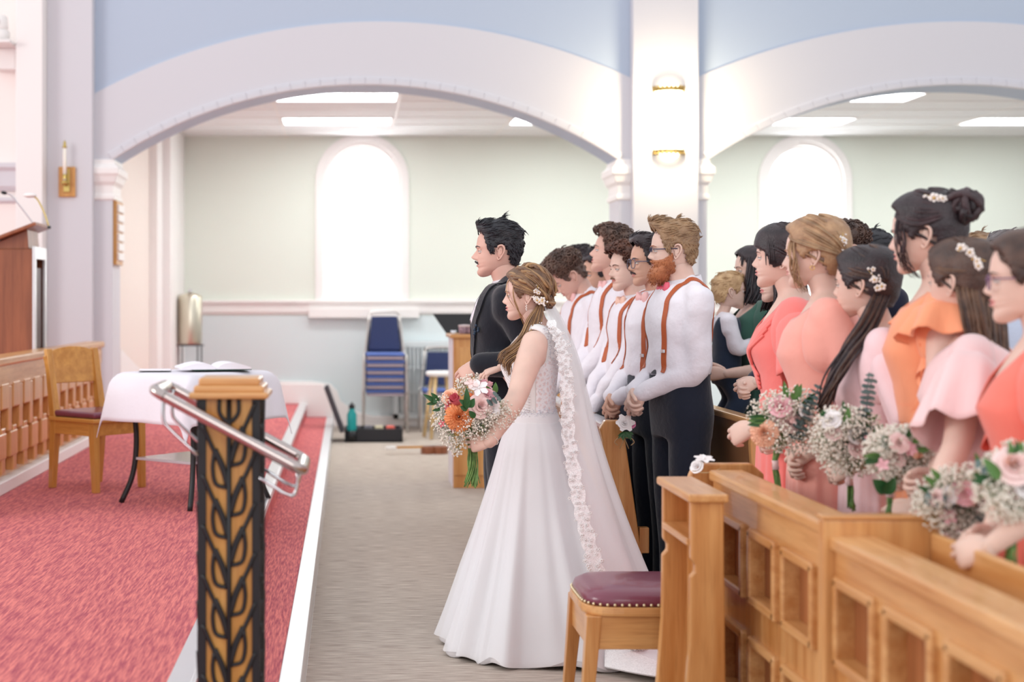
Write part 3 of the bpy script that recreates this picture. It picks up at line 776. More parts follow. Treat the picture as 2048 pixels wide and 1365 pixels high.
# inner book ledge behind the near screens
t = thing('book_ledge', 'oak hymn book ledge behind the nearer pew front', 'ledge', (XF+.10, 1.7, 0))
MB().box((.0, 0, .79), (.13, 1.86, .81)).build('shelf', oak_y, t, bevel=.004); MB().box((.13, 0, .79), (.15, 1.86, .885)).build('lip', oak_y, t, bevel=.006)
# rounded pew end just behind the prayer desk
t = thing('pew_end', 'curved oak pew end behind the prayer desk', 'pew', (XF-.02, 4.80, 0))
n = 10; poly = [(-.06, 0)]+[(-.06+.0*i, .1*i) for i in range(1, 8)]+[(-.05+.05*(1-cos(pi/2*i/n)), .84+.075*sin(pi/2*i/n)) for i in range(n+1)]+[(.16, .915), (.20, .88), (.2, 0)]
recalc(MB().prism(poly, 'y', 0, .045).build('end_panel', oak_z, t, bevel=.006))
# ---- prayer desk
def prayer_desk():
    t = thing('prayer_desk', 'narrow oak prayer desk with open book shelf, right foreground', 'prayer desk', (1.0, 4.22, 0))
    def prof():
        l = [(.0, .875), (.0, .70), (.012, .685), (.012, .665), (-.002, .65), (-.004, .45), (-.02, .25), (-.05, 0)]
        return l+[(.105, 0), (.095, .875)]
    for y in (0, .37):
        recalc(MB().prism(prof(), 'y', y, y+.03).build('side_panel', oak_z, t, bevel=.005))
    MB().box((-.012, -.02, .868), (.105, .42, .893), rot=Matrix.Rotation(-.0, 3, 'Y')).build('top', oak_y, t, bevel=.006)
    MB().box((-.006, .03, .735), (.09, .37, .757)).build('shelf', oak_y, t, bevel=.005)
    MB().box((.075, .03, .10), (.09, .37, .87)).build('back_panel', oak_z, t)
    MB().box((-.004, .03, .50), (.01, .37, .735)).build('front_panel', oak_z, t) if False else None
prayer_desk()
# ---- foreground stool
t = thing('padded_stool', 'low oak stool with studded burgundy leather seat, bottom centre', 'stool', (.99, 4.93, 0))
hw, hd = .205, .20
def sring(f, z, inn=0):
    P = []
    for a in np.linspace(0, 2*pi, 48, endpoint=False):
        c_, s__ = cos(a), sin(a); e = 5
        r = (abs(c_)**e+abs(s__)**e)**(-1/e)
        P.append(((hw-inn)*c_*r*f, (hd-inn)*s__*r*f, z))
    return P
MB().loft([sring(1.06, .425), sring(1.07, .435), sring(1.06, .455)]).build('seat_frame', oak_x, t, bevel=.003)
MB().loft([sring(1.0, .455), sring(1.03, .468), sring(.99, .488), sring(.86, .503), sring(.6, .512), sring(.25, .515)]).build('seat_pad', purple, t, smooth=True)
stud = MB().ell((0, 0, 0), .0052, 8, 5).build('stud', mat('brass_stud', (232, 214, 178), .3, metal=.8), t, smooth=True)
P = np.array(sring(1.04, .462)); P = np.vstack([P, P[:1]]); cl = np.r_[0, np.cumsum(np.linalg.norm(np.diff(P, axis=0), axis=1))]
N_ = 64
for i in range(N_):
    s = cl[-1]*i/N_; q = [np.interp(s, cl, P[:, k]) for k in range(3)]
    if i == 0: stud.location = q
    else: same(stud, t, q)
for sx in (-1, 1):
    for sy in (-1, 1):
        x, y = sx*(hw-.02), sy*(hd-.02); dx = sx*.035 if sx < 0 else sx*.01
        rings = []
        for (z, s, k) in ((0, .016, 1), (.28, .022, .3), (.425, .024, 0)):
            cx, cy = x+dx*k, y+sy*.01*k
            rings.append([(cx-s, cy-s, z), (cx+s, cy-s, z), (cx+s, cy+s, z), (cx-s, cy+s, z)])
        MB().loft(rings).build('leg', oak_z, t, bevel=.003)
for y in (-hd+.015, hd-.015): MB().box((-hw+.03, y-.011, .315), (hw-.03, y+.011, .425)).build('apron', oak_x, t, bevel=.003)
for x in (-hw+.015, hw-.015): MB().box((x-.011, -hd+.03, .315), (x+.011, hd-.03, .425)).build('apron', oak_y, t, bevel=.003)

# ---- far block: front pew barrier with flower, seat pews
def far_pew(x, y0, y1, zt, lb, lean=.09):
    t = thing('pew', lb, 'pew', (x, y0, 0), group='oak pews with leaning backs')
    def endp():
        return [(-.02, .0), (-.03, .42), (-.06-lean*0, zt-.12), (-.05, zt-.02), (-.02, zt), (.02, zt), (.05, zt-.03), (.12, .50), (.15, .40), (.15, 0)]
    for y in (0, y1-y0-.045): recalc(MB().prism(endp(), 'y', y, y+.045).build('end_panel', oak_z, t, bevel=.006))
    b = MB().prism([(-.01, .42), (-.045, zt-.04), (-.02, zt-.035), (.015, .42)], 'y', .04, y1-y0-.04); recalc(b.build('back', mat('glossy_pew_back', (160, 112, 76), .16, coat=.6, noise=(14, .8), stretch=(1, 1, .1), col2=(120, 80, 56)), t))
    MB().box((-.07, .02, zt-.04), (.0, y1-y0-.02, zt-.01)).build('top_rail', silver if False else oak_y, t, bevel=.008)
    MB().box((.0, .04, .42), (.24, y1-y0-.04, .45)).build('seat', oak_y, t, bevel=.008)
    MB().box((.20, .04, .0), (.22, y1-y0-.04, .42)).build('seat_support', oak_z, t)
    return t
# barrier in front of the groomsmen
t = thing('pew_barrier', 'glossy front pew barrier by the groomsmen with a white flower on its end', 'pew', (1.22, 6.75, 0))
recalc(MB().prism([(-.035, 0), (-.03, .8), (-.045, .86), (-.02, .9), (.05, .9), (.075, .8), (.14, .35), (.2, 0)], 'y', 0, .045).build('end_panel', oak_z, t, bevel=.006))
MB().box((-.02, .045, .05), (.01, 2.9, .86)).build('board', mat('glossy_pew_back', (160, 112, 76), .16), t)
MB().box((-.035, .045, .86), (.05, 2.9, .885)).build('top_rail', silver, t, bevel=.006)
MB().box((-.03, .045, .48), (-.02, 2.9, .52)).build('shelf_edge', oak_y, t, bevel=.003)
MB().box((.14, 0, .28), (.185, .045, .40)).build('kneeler_bracket', oak_z, t, bevel=.004)
far_pew(1.77, 6.15, 7.9, .965, 'oak pew with glossy back behind the bearded groomsman')
far_pew(3.45, 5.5, 10.5, .96, 'oak pew in the second row behind the bridesmaids')
# ================================================================ people: builders
# local frame of every figure: forward -X, up Z, its left hand side is -Y (towards the camera)
def skin_m(name, c, c2=None):
    return mat(name, c, .5, noise=(14, .35), col2=c2 or tuple(int(v*.9) for v in c), sub=.12, spec=.35)
SK_F = skin_m('fair_skin', (232, 197, 182)); SK_M = skin_m('rosy_skin', (224, 182, 166)); SK_T = skin_m('tan_skin', (214, 168, 146))
LIP = mat('lip_colour', (218, 140, 136), .4); LIPM = mat('pale_lip', (198, 130, 120), .5)
EYEW = mat('eye_white', (232, 228, 226), .2); IRIS = mat('brown_iris', (60, 42, 34), .2)
NAIL = mat('nail', (240, 206, 200), .25)
def hair_m(name, c, c2): return mat(name, c, .42, noise=(20, .9), col2=c2, spec=.5, det=5, bump=(160, .35))

PF = [(0, .125), (-.042, .119), (-.072, .100), (-.089, .072), (-.094, .048), (-.0955, .030), (-.0895, .014), (-.0885, -.008), (-.0885, -.028), (-.0905, -.040), (-.0895, -.049),
      (-.089, -.057), (-.0845, -.066), (-.087, -.082), (-.083, -.096), (-.070, -.103), (-.048, -.101), (-.022, -.090), (-.005, -.085)]
PB = [(0, .125), (.046, .118), (.078, .098), (.094, .070), (.099, .048), (.099, .030), (.097, .014), (.091, -.008), (.084, -.028), (.078, -.040), (.074, -.049),
      (.070, -.057), (.065, -.066), (.060, -.074), (.054, -.080), (.047, -.083), (.038, -.085), (.020, -.085), (.0, -.085)]
PS = [(0, 0, .125), (.042, 0, .112), (.062, 0, .092), (.0735, 0, .068), (.077, 0, .048), (.0775, 0, .030), (.076, 0, .014), (.0735, 0, -.008), (.070, 0, -.026), (.067, -.002, -.036), (.064, -.004, -.044),
      (.061, -.007, -.050), (.058, -.01, -.056), (.053, -.014, -.064), (.046, -.017, -.072), (.037, -.018, -.078), (.027, -.015, -.081), (.014, -.01, -.083), (.0, -.005, -.085)]
NR, NCc = 92, 72
def _interp(T, arr):
    arr = np.array(arr, float); k = np.arange(len(arr))
    # smooth (Catmull-Rom) interpolation
    out = []
    for t in T:
        i = min(int(t), len(arr)-2); u = t-i
        p0 = arr[max(i-1, 0)]; p1 = arr[i]; p2 = arr[i+1]; p3 = arr[min(i+2, len(arr)-1)]
        out.append(.5*((2*p1)+(-p0+p2)*u+(2*p0-5*p1+4*p2-p3)*u*u+(-p0+3*p1-3*p2+p3)*u**3))
    return np.array(out)
def sstep(x): x = np.clip(x, 0, 1); return x*x*(3-2*x)
def head_grid(nose=1.0, chin=0.0, fem=False, jaw=1.0, child=False):
    K = len(PF)-1
    T = np.linspace(0, 1, NR); T = K*(T**1.0)
    pf = _interp(T, PF); pb = _interp(T, PB); ps = _interp(T, PS)
    th = np.linspace(-pi, pi, NCc+1)[:-1]; ph = th-.55*np.sin(th)
    c = np.cos(ph); s = np.sin(ph)
    X = np.zeros((NR, NCc)); Y = X.copy(); Z = X.copy()
    for i in range(NR):
        w, xs, zs = ps[i]
        if fem and zs < 0: w *= (1-.12*min(1, -zs/.06))*jaw
        elif zs < 0: w *= jaw
        f = c > 0
        X[i] = np.where(f, xs+(pf[i, 0]-xs)*np.abs(c)**.92, xs+(pb[i, 0]-xs)*np.abs(c)**.95)
        Y[i] = w*np.sign(s)*np.abs(s)**.88
        Z[i] = np.where(f, zs+(pf[i, 1]-zs)*c*c, zs+(pb[i, 1]-zs)*c*c)
    front = sstep((-X-.03)/.03)
    G = lambda y0, z0, sy, sz: np.exp(-((np.abs(Y)-y0)/sy)**2-((Z-z0)/sz)**2)*front
    # nose ridge
    nz = np.interp(Z, [-.036, -.031, -.026, -.018, -.006, .008, .018, .028], [0, .006, .018, .025, .017, .008, .002, 0])*nose
    ny = np.interp(Z, [-.035, -.022, -.008, .015, .03], [.012, .0115, .008, .0065, .008])
    X -= nz*np.exp(-(Y/ny)**2)*front
    X -= .007*nose*G(.0125, -.024, .007, .008)           # alae
    X += .0045*G(.006, -.033, .004, .003)               # nostrils
    X += (.008 if fem else .0095)*G(.031, .008, .014, .010)                 # eye sockets
    X -= (.0015 if fem else .005)*G(.028, .026, .018, .007)           # brow ridge
    X -= .003*G(.043, -.018, .016, .014)                # cheekbones
    X -= (.0055 if fem else .0035)*G(0, -.0425, .018, .0042)          # lips
    X -= (.0065 if fem else .0045)*G(0, -.0545, .015, .005)
    X += .004*G(0, -.0485, .022, .0022)
    X += .002*G(0, -.036, .004, .005)
    X -= chin*G(0, -.084, .02, .014)
    P = np.stack([X, Y, Z], -1)
    return P
def grid_normals(P):
    du = np.roll(P, -1, 1)-np.roll(P, 1, 1); dv = np.gradient(P, axis=0)
    N = np.cross(du, dv); N /= np.linalg.norm(N, axis=-1)[..., None]+1e-9
    ctr = np.array((0, 0, .01)); sg = np.sign(((P-ctr)*N).sum(-1)); sg[sg == 0] = 1
    return N*sg[..., None]
def grid_faces(keep=None):
    F = []
    for i in range(NR-1):
        for j in range(NCc):
            q = (i*NCc+j, i*NCc+(j+1) % NCc, (i+1)*NCc+(j+1) % NCc, (i+1)*NCc+j)
            if keep is None or keep[i][j]: F.append(q)
    return F
HL = {'short': [(-.12, .088), (-.085, .086), (-.062, .070), (-.054, .040), (-.045, .010), (-.030, -.010), (-.012, -.008), (-.006, .030), (.020, .034), (.034, .0), (.048, -.048), (.12, -.055)],
      'fem': [(-.12, .090), (-.088, .088), (-.066, .072), (-.056, .045), (-.044, .015), (-.028, -.012), (-.010, .000), (-.004, .020), (.020, .018), (.030, -.01), (.045, -.058), (.12, -.068)],
      'bangs': [(-.12, .040), (-.088, .038), (-.066, .030), (-.056, .020), (-.044, .0), (-.028, -.03), (-.010, -.03), (-.004, -.02), (.020, -.02), (.030, -.03), (.045, -.058), (.12, -.068)]}
def region(P, line):
    L = np.array(line); return (P[..., 2]-np.interp(P[..., 0], L[:, 0], L[:, 1]))
def E_(az, el, lift=0.0):
    a, e = R_(az), R_(el)
    return np.array((.003-cos(a)*cos(e)*.099*(1+lift), -sin(a)*cos(e)*.081*(1+lift), .026+sin(e)*.101*(1+lift)))
def guide(g):
    return [E_(*p) if (len(p) < 4 and abs(p[0]) > 1.0 or (len(p) >= 2 and abs(p[1]) > 1.0)) else np.array(p, float) for p in g]
def locks(mb, gA, gB, n, r=.006, jit=.004, steps=4, seed=0, sides=5, flat=.7, taper=.25, mi=None, curl=0):
    """n strands spread between two guide lines; each guide is a list of (azimuth,elevation,lift) or xyz arrays"""
    rg = np.random.RandomState(seed)
    A = [np.array(p, float) for p in gA]; B = [np.array(p, float) for p in gB]
    for k in range(n):
        t = (k+.5)/n+rg.uniform(-.5, .5)/n
        off = rg.normal(size=3)*jit
        P = [a*(1-t)+b*t+off*(.4+.6*i/len(A)) for i, (a, b) in enumerate(zip(A, B))]
        Q, _ = smooth_path(P, .1, steps)
        if curl:
            u = np.linspace(0, 1, len(Q)); f = rg.uniform(.8, 1.2); p0 = rg.uniform(0, 6)
            Q = Q+curl*u[:, None]*np.stack([np.sin(u*9*f+p0), np.cos(u*9*f+p0), 0*u], 1)
        u = np.linspace(0, 1, len(Q)); rr = r*rg.uniform(.75, 1.25)*(np.minimum(1, .5+u*4)*(1-(1-taper)*u**2.5))
        mb.tube(Q, rr, sides, (rg.randint(mi) if mi else 0), flat)
def mirror(g): return [np.array((p[0], -p[1], p[2])) for p in g]
def headmat(pos, yaw=0, pitch=0, roll=0, s=1.0):
    return Matrix.Translation(Vector(pos)) @ Matrix.Rotation(R_(yaw), 4, 'Z') @ Matrix.Rotation(R_(pitch), 4, 'Y') @ Matrix.Rotation(R_(roll), 4, 'X') @ Matrix.Scale(s, 4)

def add_ear(mb):
    for s in (-1, 1):
        y = s*.076
        P = [(.004, y*.96, .000), (-.004, y*1.04, .018), (.004, y*1.10, .031), (.018, y*1.16, .033), (.027, y*1.17, .022), (.026, y*1.14, .004), (.018, y*1.08, -.012), (.010, y*1.02, -.024), (.002, y*.98, -.028), (-.001, y*.95, -.018)]
        Q, _ = smooth_path(P, .1, 4); mb.tube(Q, .0042, 7)
        mb.ell((.011, y*1.0, .004), (.014, .006, .026), 10, 7)
        mb.tube(smooth_path([(.008, y*1.03, .012), (.016, y*1.09, .014), (.016, y*1.08, .0), (.008, y*1.03, -.008)], .1, 3)[0], .003, 6)
def add_face(root, M, body_extra, skin, brow, fem, lid=True, gaze=0):
    """eyes, lids, brows as child parts"""
    A = np.array(M)
    for s in (-1, 1):
        mb = MB(); c = np.array((-.0745, s*.031, .0085))
        mb.ell(c, .0118, 14, 10)
        g = c+np.array((-.0068, gaze*.002, 0)); mb.ell(g, (.0058, .0054, .0054), 10, 8, mi=1); mb.ell(g+np.array((-.0035, 0, 0)), (.0028, .0028, .0028), 8, 6, mi=2)
        mb.xf(M); mb.build('eye', [EYEW, IRIS, bl], root, smooth=True)
        # lids
        V = []; n, m = 6, 12
        for (e0, e1, nm) in ((-5, 80, 'u'), (-60, -28, 'l')):
            pts = np.zeros((n, m, 3))
            for i in range(n):
                for j in range(m):
                    e = R_(e0+(e1-e0)*i/(n-1))+ (R_(16)*sin(pi*j/(m-1)) if (nm == 'u' and i == 0) else 0); a = R_(-82+164*j/(m-1))
                    pts[i, j] = c+.0131*np.array((-cos(a)*cos(e), sin(a)*cos(e)*1.12, sin(e)))
            body_extra.grid(pts)
        lash = [c+.0137*np.array((-cos(R_(a))*cos(R_(-5+16*sin(pi*(a+82)/164))), 1.12*sin(R_(a))*cos(R_(5)), sin(R_(-5+16*sin(pi*(a+82)/164))))) for a in range(-80, 81, 20)]
        MB().tube(lash, .0011 if fem else .0008, 5).xf(M).build('eyelash', bl, root, smooth=True)
        B = [(-.0945, s*.012, .024), (-.0965, s*.022, .0285), (-.0905, s*.036, .030), (-.0775, s*.050, .0255)]
        Q, _ = smooth_path(B, .1, 4)
        MB().tube(Q, np.interp(np.linspace(0, 1, len(Q)), [0, .3, 1], [.0026, .0034, .0012])*(0.5 if fem else .9), 6, flat=1.2).xf(M).build('eyebrow', brow, root, smooth=True)
def head_surface(P, line, thick, extra=None, seed=0, rough=.002, lo=-.004, edge=.012, band=None):
    """hair or beard shell grown from the head grid where region > 0"""
    N = grid_normals(P)
    r = line if isinstance(line, np.ndarray) else region(P, HL[line] if isinstance(line, str) else line)
    m = sstep(r/edge)
    rg = np.random.RandomState(seed)
    w = folds(P.reshape(-1, 3), rough, seed, 5).reshape(P.shape[:2])
    th = thick(P) if callable(thick) else thick
    Q = P+N*(lo+m*(th-lo+w))[..., None]
    if extra is not None: Q = Q+extra(P)*m[..., None]
    keep = m > .01
    keep = keep & np.roll(keep, -1, 1); k2 = keep.copy(); k2[:-1] &= keep[1:]
    return Q, k2
def shell(mb, P, *a, **k):
    Q, keep = head_surface(P, *a, **k); mb.add(Q.reshape(-1, 3), grid_faces(keep)); return mb

def hand(mb, W_, d, nrm, side, s=1.0, curl=40, spread=6, thumb=30, tcurl=20, nails=None, skip=0):
    """palm and five bent fingers. W_ wrist, d direction to the knuckles, nrm out of the back of the hand, side +1: thumb towards cross(d,nrm)"""
    d = Vector(d).normalized(); nrm = Vector(nrm); nrm = (nrm-d*nrm.dot(d)).normalized(); l = d.cross(nrm)*side
    W_ = Vector(W_)
    def pt(a, b, c): return W_+(d*a+l*b+nrm*c)*s
    rings = []
    for a, w, h, off, c0 in ((-.012, .024, .019, 0, 0), (.006, .026, .018, 0, 0), (.03, .035, .0175, .002, 0), (.06, .040, .0155, .001, .001), (.082, .040, .012, 0, .001), (.092, .034, .008, 0, 0)):
        r = []
        for k in range(14):
            t = 2*pi*k/14; cc, ss = cos(t), sin(t)
            r.append(pt(a, off+w*np.sign(cc)*abs(cc)**.8, c0+h*np.sign(ss)*abs(ss)**.9))
        rings.append(r)
    mb.loft(rings)
    for k, (b, L_, r) in enumerate(((.028, .070, .0088), (.0095, .079, .0090), (-.0095, .073, .0086), (-.028, .058, .0076))):
        sp = R_(spread)*(1.5-k)/1.5
        dirv = (d*cos(sp)+l*sin(sp)).normalized(); p = pt(.078-.006*abs(k-1), b, .001)
        pts = [W_+(p-W_)*.82, p]; rr = [r*s, r*s*1.05]; ang = 0; base = dirv
        cl = curl[k] if isinstance(curl, (list, tuple)) else curl+2*k
        for seg, f in ((.47, .75), (.29, 1.1), (.24, .7)):
            ang += R_(cl*f); v = dirv*cos(ang)-nrm*sin(ang); p = p+v*L_*seg*s; pts.append(p); rr.append(rr[-1]*.9)
        mb.limb([tuple(q) for q in pts], rr, 8, steps=3, up=tuple(nrm))
        if nails is not None:
            out = dirv*(-sin(ang))*-1*0+nrm*cos(ang)+dirv*sin(ang)
            q = pts[-1]+out*rr[-1]*.72-v*.001
            nails.append((q, v, out, rr[-1]))
    ta = R_(thumb); v = (d*cos(ta)+l*sin(ta)-nrm*.25).normalized(); p = pt(.018, .026, -.004)
    v2 = (d*cos(ta*.55)+l*sin(ta*.55)-nrm*(.25+tcurl/60)).normalized()
    mb.limb([tuple(pt(.005, .014, -.002)), tuple(p), tuple(p+v*.034*s), tuple(p+v*.034*s+v2*.030*s), tuple(p+v*.034*s+v2*.052*s)], [.012*s, .0135*s, .0112*s, .0098*s, .008*s], 9, steps=3)
def elbow(S_, Wr, a, b, pole):
    S_, Wr = Vector(S_), Vector(Wr); D = Wr-S_; L_ = min(D.length, (a+b)*.995); u = D.normalized()
    x = (a*a-b*b+L_*L_)/(2*L_); h = math.sqrt(max(a*a-x*x, 0)); p = Vector(pole); p = (p-u*p.dot(u)).normalized()
    return S_+u*x+p*h

RM = [(.78, .160, .10, .11), (.90, .170, .112, .118), (1.0, .162, .115, .10), (1.09, .156, .113, .092), (1.20, .165, .120, .098), (1.31, .178, .128, .106), (1.39, .178, .108, .106), (1.435, .14, .078, .088), (1.47, .085, .052, .062)]
RF = [(.78, .160, .10, .12), (.90, .172, .105, .125), (1.0, .152, .098, .095), (1.09, .130, .092, .074), (1.18, .136, .106, .078), (1.27, .150, .142, .088), (1.35, .155, .118, .092), (1.41, .145, .082, .084), (1.45, .105, .058, .066), (1.475, .065, .042, .052)]
class Fig:
    """one person: proportions, joints and a torso surface to dress"""
    def __init__(s, root, k, fem=False, wide=1.0, deep=1.0, lean=0.0, bust=1.0, arms=None, head=None, hs=None):
        s.root, s.k, s.fem = root, k, fem; s.T = [list(r) for r in (RF if fem else RM)]
        for r in s.T:
            r[1] *= wide; r[2] *= deep; r[3] *= deep
            if fem and 1.2 < r[0] < 1.38: r[2] *= bust
        s.T = np.array(s.T)*k; s.lean = lean
        s.hs = hs if hs else k**.6*(.97 if fem else 1.0)
        s.shy = (.165 if fem else .198)*wide*k; s.shz = 1.395*k
        s.sh = {e: Vector((s.off(s.shz)+.005, e*s.shy, s.shz)) for e in (-1, 1)}
        s.ua, s.fa = .30*k, .262*k; s.arms = {}
        hd = head or {}
        s.hc = Vector((s.off(1.6*k)-.035*k+hd.get('dx', 0), hd.get('dy', 0), 1.497*k+.10*s.hs+hd.get('dz', 0)))
        s.HM = headmat(s.hc, hd.get('yaw', 0), hd.get('pitch', 0), hd.get('roll', 0), s.hs)
    def off(s, z): return -s.lean*(z-.9*s.k)
    def ring(s, z, infl=0, n=32, st=0):
        w, f, b = (np.interp(z, s.T[:, 0], s.T[:, i]) for i in (1, 2, 3))
        a = np.linspace(0, 2*pi, n, endpoint=False)+st
        c, q = np.cos(a), np.sin(a)
        x = np.where(c > 0, -(f+infl)*np.abs(c)**.9, (b+infl)*np.abs(c)**.9)+s.off(z); y = (w+infl)*np.sign(q)*np.abs(q)**.9
        return np.stack([x, -y, np.full(n, z)], 1)      # angle 0 front, 90 = near side (-Y)
    def surf(s, ang, z, infl=0):
        w, f, b = (np.interp(z, s.T[:, 0], s.T[:, i]) for i in (1, 2, 3)); a = R_(ang); c, q = cos(a), sin(a)
        x = -(f+infl)*abs(c)**.9 if c > 0 else (b+infl)*abs(c)**.9
        return np.array((x+s.off(z), -(w+infl)*np.sign(q)*abs(q)**.9, z))
    def arm(s, e, wrist, pole=(.6, 0, -.4)):
        W_ = Vector(wrist); El = elbow(s.sh[e], W_, s.ua, s.fa, (pole[0], pole[1]*e, pole[2]))
        D = W_-El; W_ = El+D.normalized()*s.fa if D.length > s.fa*1.02 else W_
        s.arms[e] = (El, W_); return El, W_
    def body(s, skin, bare=True, arm_r=1.0, hands=None, lips=None, brow=None, legs=True, face=True, nose=1.0, chin=0.0, jaw=1.0, vox=.011, gaze=0, nail=None, ears=True):
        k = s.k; mb = MB(); sh = 0 if bare else -.022
        mb.loft([s.ring(z, sh-.004) for z in np.linspace(.86*k, 1.475*k, 15)])
        nr = (.052 if s.fem else .060)*k
        A = np.array(s.HM); nb = (A @ np.array((.018, 0, -.055, 1)))[:3]; n0 = np.array((s.off(1.42*k)+.018, 0, 1.415*k))
        mb.limb([n0-np.array((0, 0, .05)), n0+np.array((0, 0, .02)), (n0+nb)/2+np.array((.004, 0, 0)), nb], [nr*1.35, nr*1.12, nr*.98, nr*.98], 18)
        for e in (-1, 1):
            mb.limb([n0+np.array((.004, e*.015, .055*k)), n0+np.array((.004, e*.06*k, .02*k)), np.array(s.sh[e])+np.array((.004, -e*.03, .005))], [nr*.62, nr*.62, nr*.6] if bare else [nr*.5, nr*.5, nr*.45], 12)
        ar = (.043 if s.fem else .050)*k*arm_r*(1 if bare else .84)
        for e in (-1, 1):
            mb.limb([s.sh[e]+Vector((0, -e*.05, .0)), s.sh[e]+Vector((0, 0, -.005)), s.sh[e]+Vector((0, e*.012, -.05))], [ar*1.1, ar*1.15, ar*1.05], 14)
            if e in s.arms:
                El, W_ = s.arms[e]; S_ = s.sh[e]
                mb.limb([S_, S_.lerp(El, .35)+Vector((0, e*.006, 0)), S_.lerp(El, .7), El, El.lerp(W_, .3), El.lerp(W_, .7), W_], [ar*1.12, ar*1.08, ar*.93, ar*.82, ar*.86, ar*.66, ar*.54], 16)
        if legs:
            for e in (-1, 1):
                lg = 1 if bare else .78; mb.limb([(0, e*.085*k, .86*k), (-.005, e*.088*k, .68*k), (-.01, e*.092*k, .48*k), (.005, e*.095*k, .36*k), (.01, e*.095*k, .09*k)], [.080*k*lg, .070*k*lg, .052*k*lg, .052*k*lg, .036*k], 14)
                mb.limb([(.03, e*.09*k, .04*k), (-.06*k, e*.095*k, .035*k), (-.14*k, e*.10*k, .025*k)], [.035*k, .034*k, .024*k], 10)
        V, F, N = remesh(mb, vox, 5)
        out = MB().add(V, F)
        # head
        P = head_grid(nose, chin, s.fem, jaw); s.P = P
        hp = MB(); F = grid_faces(); C = P.reshape(-1, 3); mi = []
        for f in F:
            c = C[list(f)].mean(0)
            lip = c[0] < -.075 and abs(c[1]) < .0235 and -.0600 < c[2]+.12*abs(c[1]) < -.0380 and c[2] > -.0600+.25*abs(c[1])
            mi.append(1 if lip else 0)
        hp.add(C, F); hp.m = mi
        n0 = len(hp.m)
        if ears: add_ear(hp)
        ex = MB()
        if face: add_face(s.root, s.HM, ex, skin, brow or bl, s.fem, gaze=gaze)
        if ex.n: hp.add(np.concatenate(ex.v), ex.f)
        hp.xf(s.HM); out.add(np.concatenate(hp.v), hp.f); out.m[-len(hp.m):] = hp.m
        nails = [] if nail else None
        for e, h in (hands or {}).items():
            El, W_ = s.arms[e]
            hd = dict(h); dd = hd.pop('d', None) or (W_-El); nn = hd.pop('n', (0, e, 0))
            hand(out, W_, dd, nn, hd.pop('side', e), s=hd.pop('s', k*(.92 if s.fem else 1.0)), nails=nails, **hd)
        o = out.build('body', [skin, lips or (LIP if s.fem else LIPM)], s.root, smooth=True)
        if nail and nails:
            nm = MB()
            for q, v, w, r in nails:
                q = Vector(q); v = Vector(v).normalized(); w = Vector(w).normalized(); l = v.cross(w)
                R3 = Matrix((v, l, w)).transposed()
                nm.ell(q, (r*.8, r*.62, r*.25), 8, 5, rot=R3)
            nm.build('fingernails', nail, s.root, smooth=True)
        return o
    # ---- clothes
    def top(s, name, m, infl=.014, z0=.93, z1=1.462, sleeves=True, sl=1.0, r=(.060, .052, .036), wr=.004, vox=.011, seed=0, blouse=.0, upto=1.0, arms=None, collar=False):
        k = s.k; mb = MB(); zz = np.linspace(z0*k, z1*k, 22)
        mb.loft([s.ring(z, infl+blouse*math.exp(-((z/k-z0-.05)/.05)**2)) for z in zz])
        for e in (-1, 1):
            bx = s.off(1.42*k)+.022
            mb.limb([(bx, e*.03*k, 1.462*k), (bx, e*.09*k, 1.432*k), np.array(s.sh[e])+np.array((.002, -e*.03, .010))], [.044*k, .045*k, .046*k], 12)
            mb.limb([s.sh[e]+Vector((0, -e*.07, .008)), s.sh[e]+Vector((0, -e*.01, .002)), s.sh[e]+Vector((0, e*.005, -.04))], [r[0]*k*.9, r[0]*k, r[0]*k], 14)
            if sleeves and e in s.arms and (arms is None or e in arms):
                El, W_ = s.arms[e]; S_ = s.sh[e]; Wc = El.lerp(W_, .96)
                pts = [S_, S_.lerp(El, .5), El, El.lerp(Wc, .5), Wc]; rr = [r[0]*k, r[0]*k*.95, r[1]*k, r[1]*k*.98, r[2]*k]
                if upto < 1.0:
                    if upto <= .55: pts = [S_, S_.lerp(El, upto*1.6)]; rr = [r[0]*k, r[1]*k]
                mb.limb(pts, rr, 16)
        V, F, N = remesh(mb, vox, 5)
        if wr: V = V+N*(folds(V, wr, seed, 1.0, (1, 1, .55))+folds(V, wr*.6, seed+9, 2.0, (1, 1, .8)))[:, None]
        o = MB().add(V, F).build(name, m, s.root, smooth=True); s.top_o = (V, F); return o
    def trousers(s, m, seed=0, z1=1.10, feet=True, vox=.013, shoes=True):
        k = s.k; mb = MB()
        mb.loft([s.ring(z, .016) for z in np.linspace(.79*k, z1*k, 10)])
        for e in (-1, 1):
            mb.limb([(s.off(.86*k)+.005, e*.082*k, .87*k), (.0, e*.09*k, .68*k), (-.005, e*.093*k, .48*k), (.005, e*.095*k, .3*k), (.008, e*.095*k, .09*k)], [.100*k, .092*k, .074*k, .068*k, .066*k], 16)
        V, F, N = remesh(mb, vox, 4); V = V+N*folds(V, .005, seed, .8, (1, 1, .5))[:, None]
        MB().add(V, F).build('trousers', m, s.root, smooth=True)
        if shoes:
            for e in (-1, 1):
                b = MB()
                b.limb([(.045*k, e*.095*k, .045), (-.05*k, e*.10*k, .042), (-.15*k, e*.105*k, .032)], [.04*k, .044*k, .032*k], 12)
                b.box((-.19*k, e*.1*k-.042*k, 0), (.085*k, e*.1*k+.042*k, .014)); b.build('shoe', bl, s.root, smooth=True)
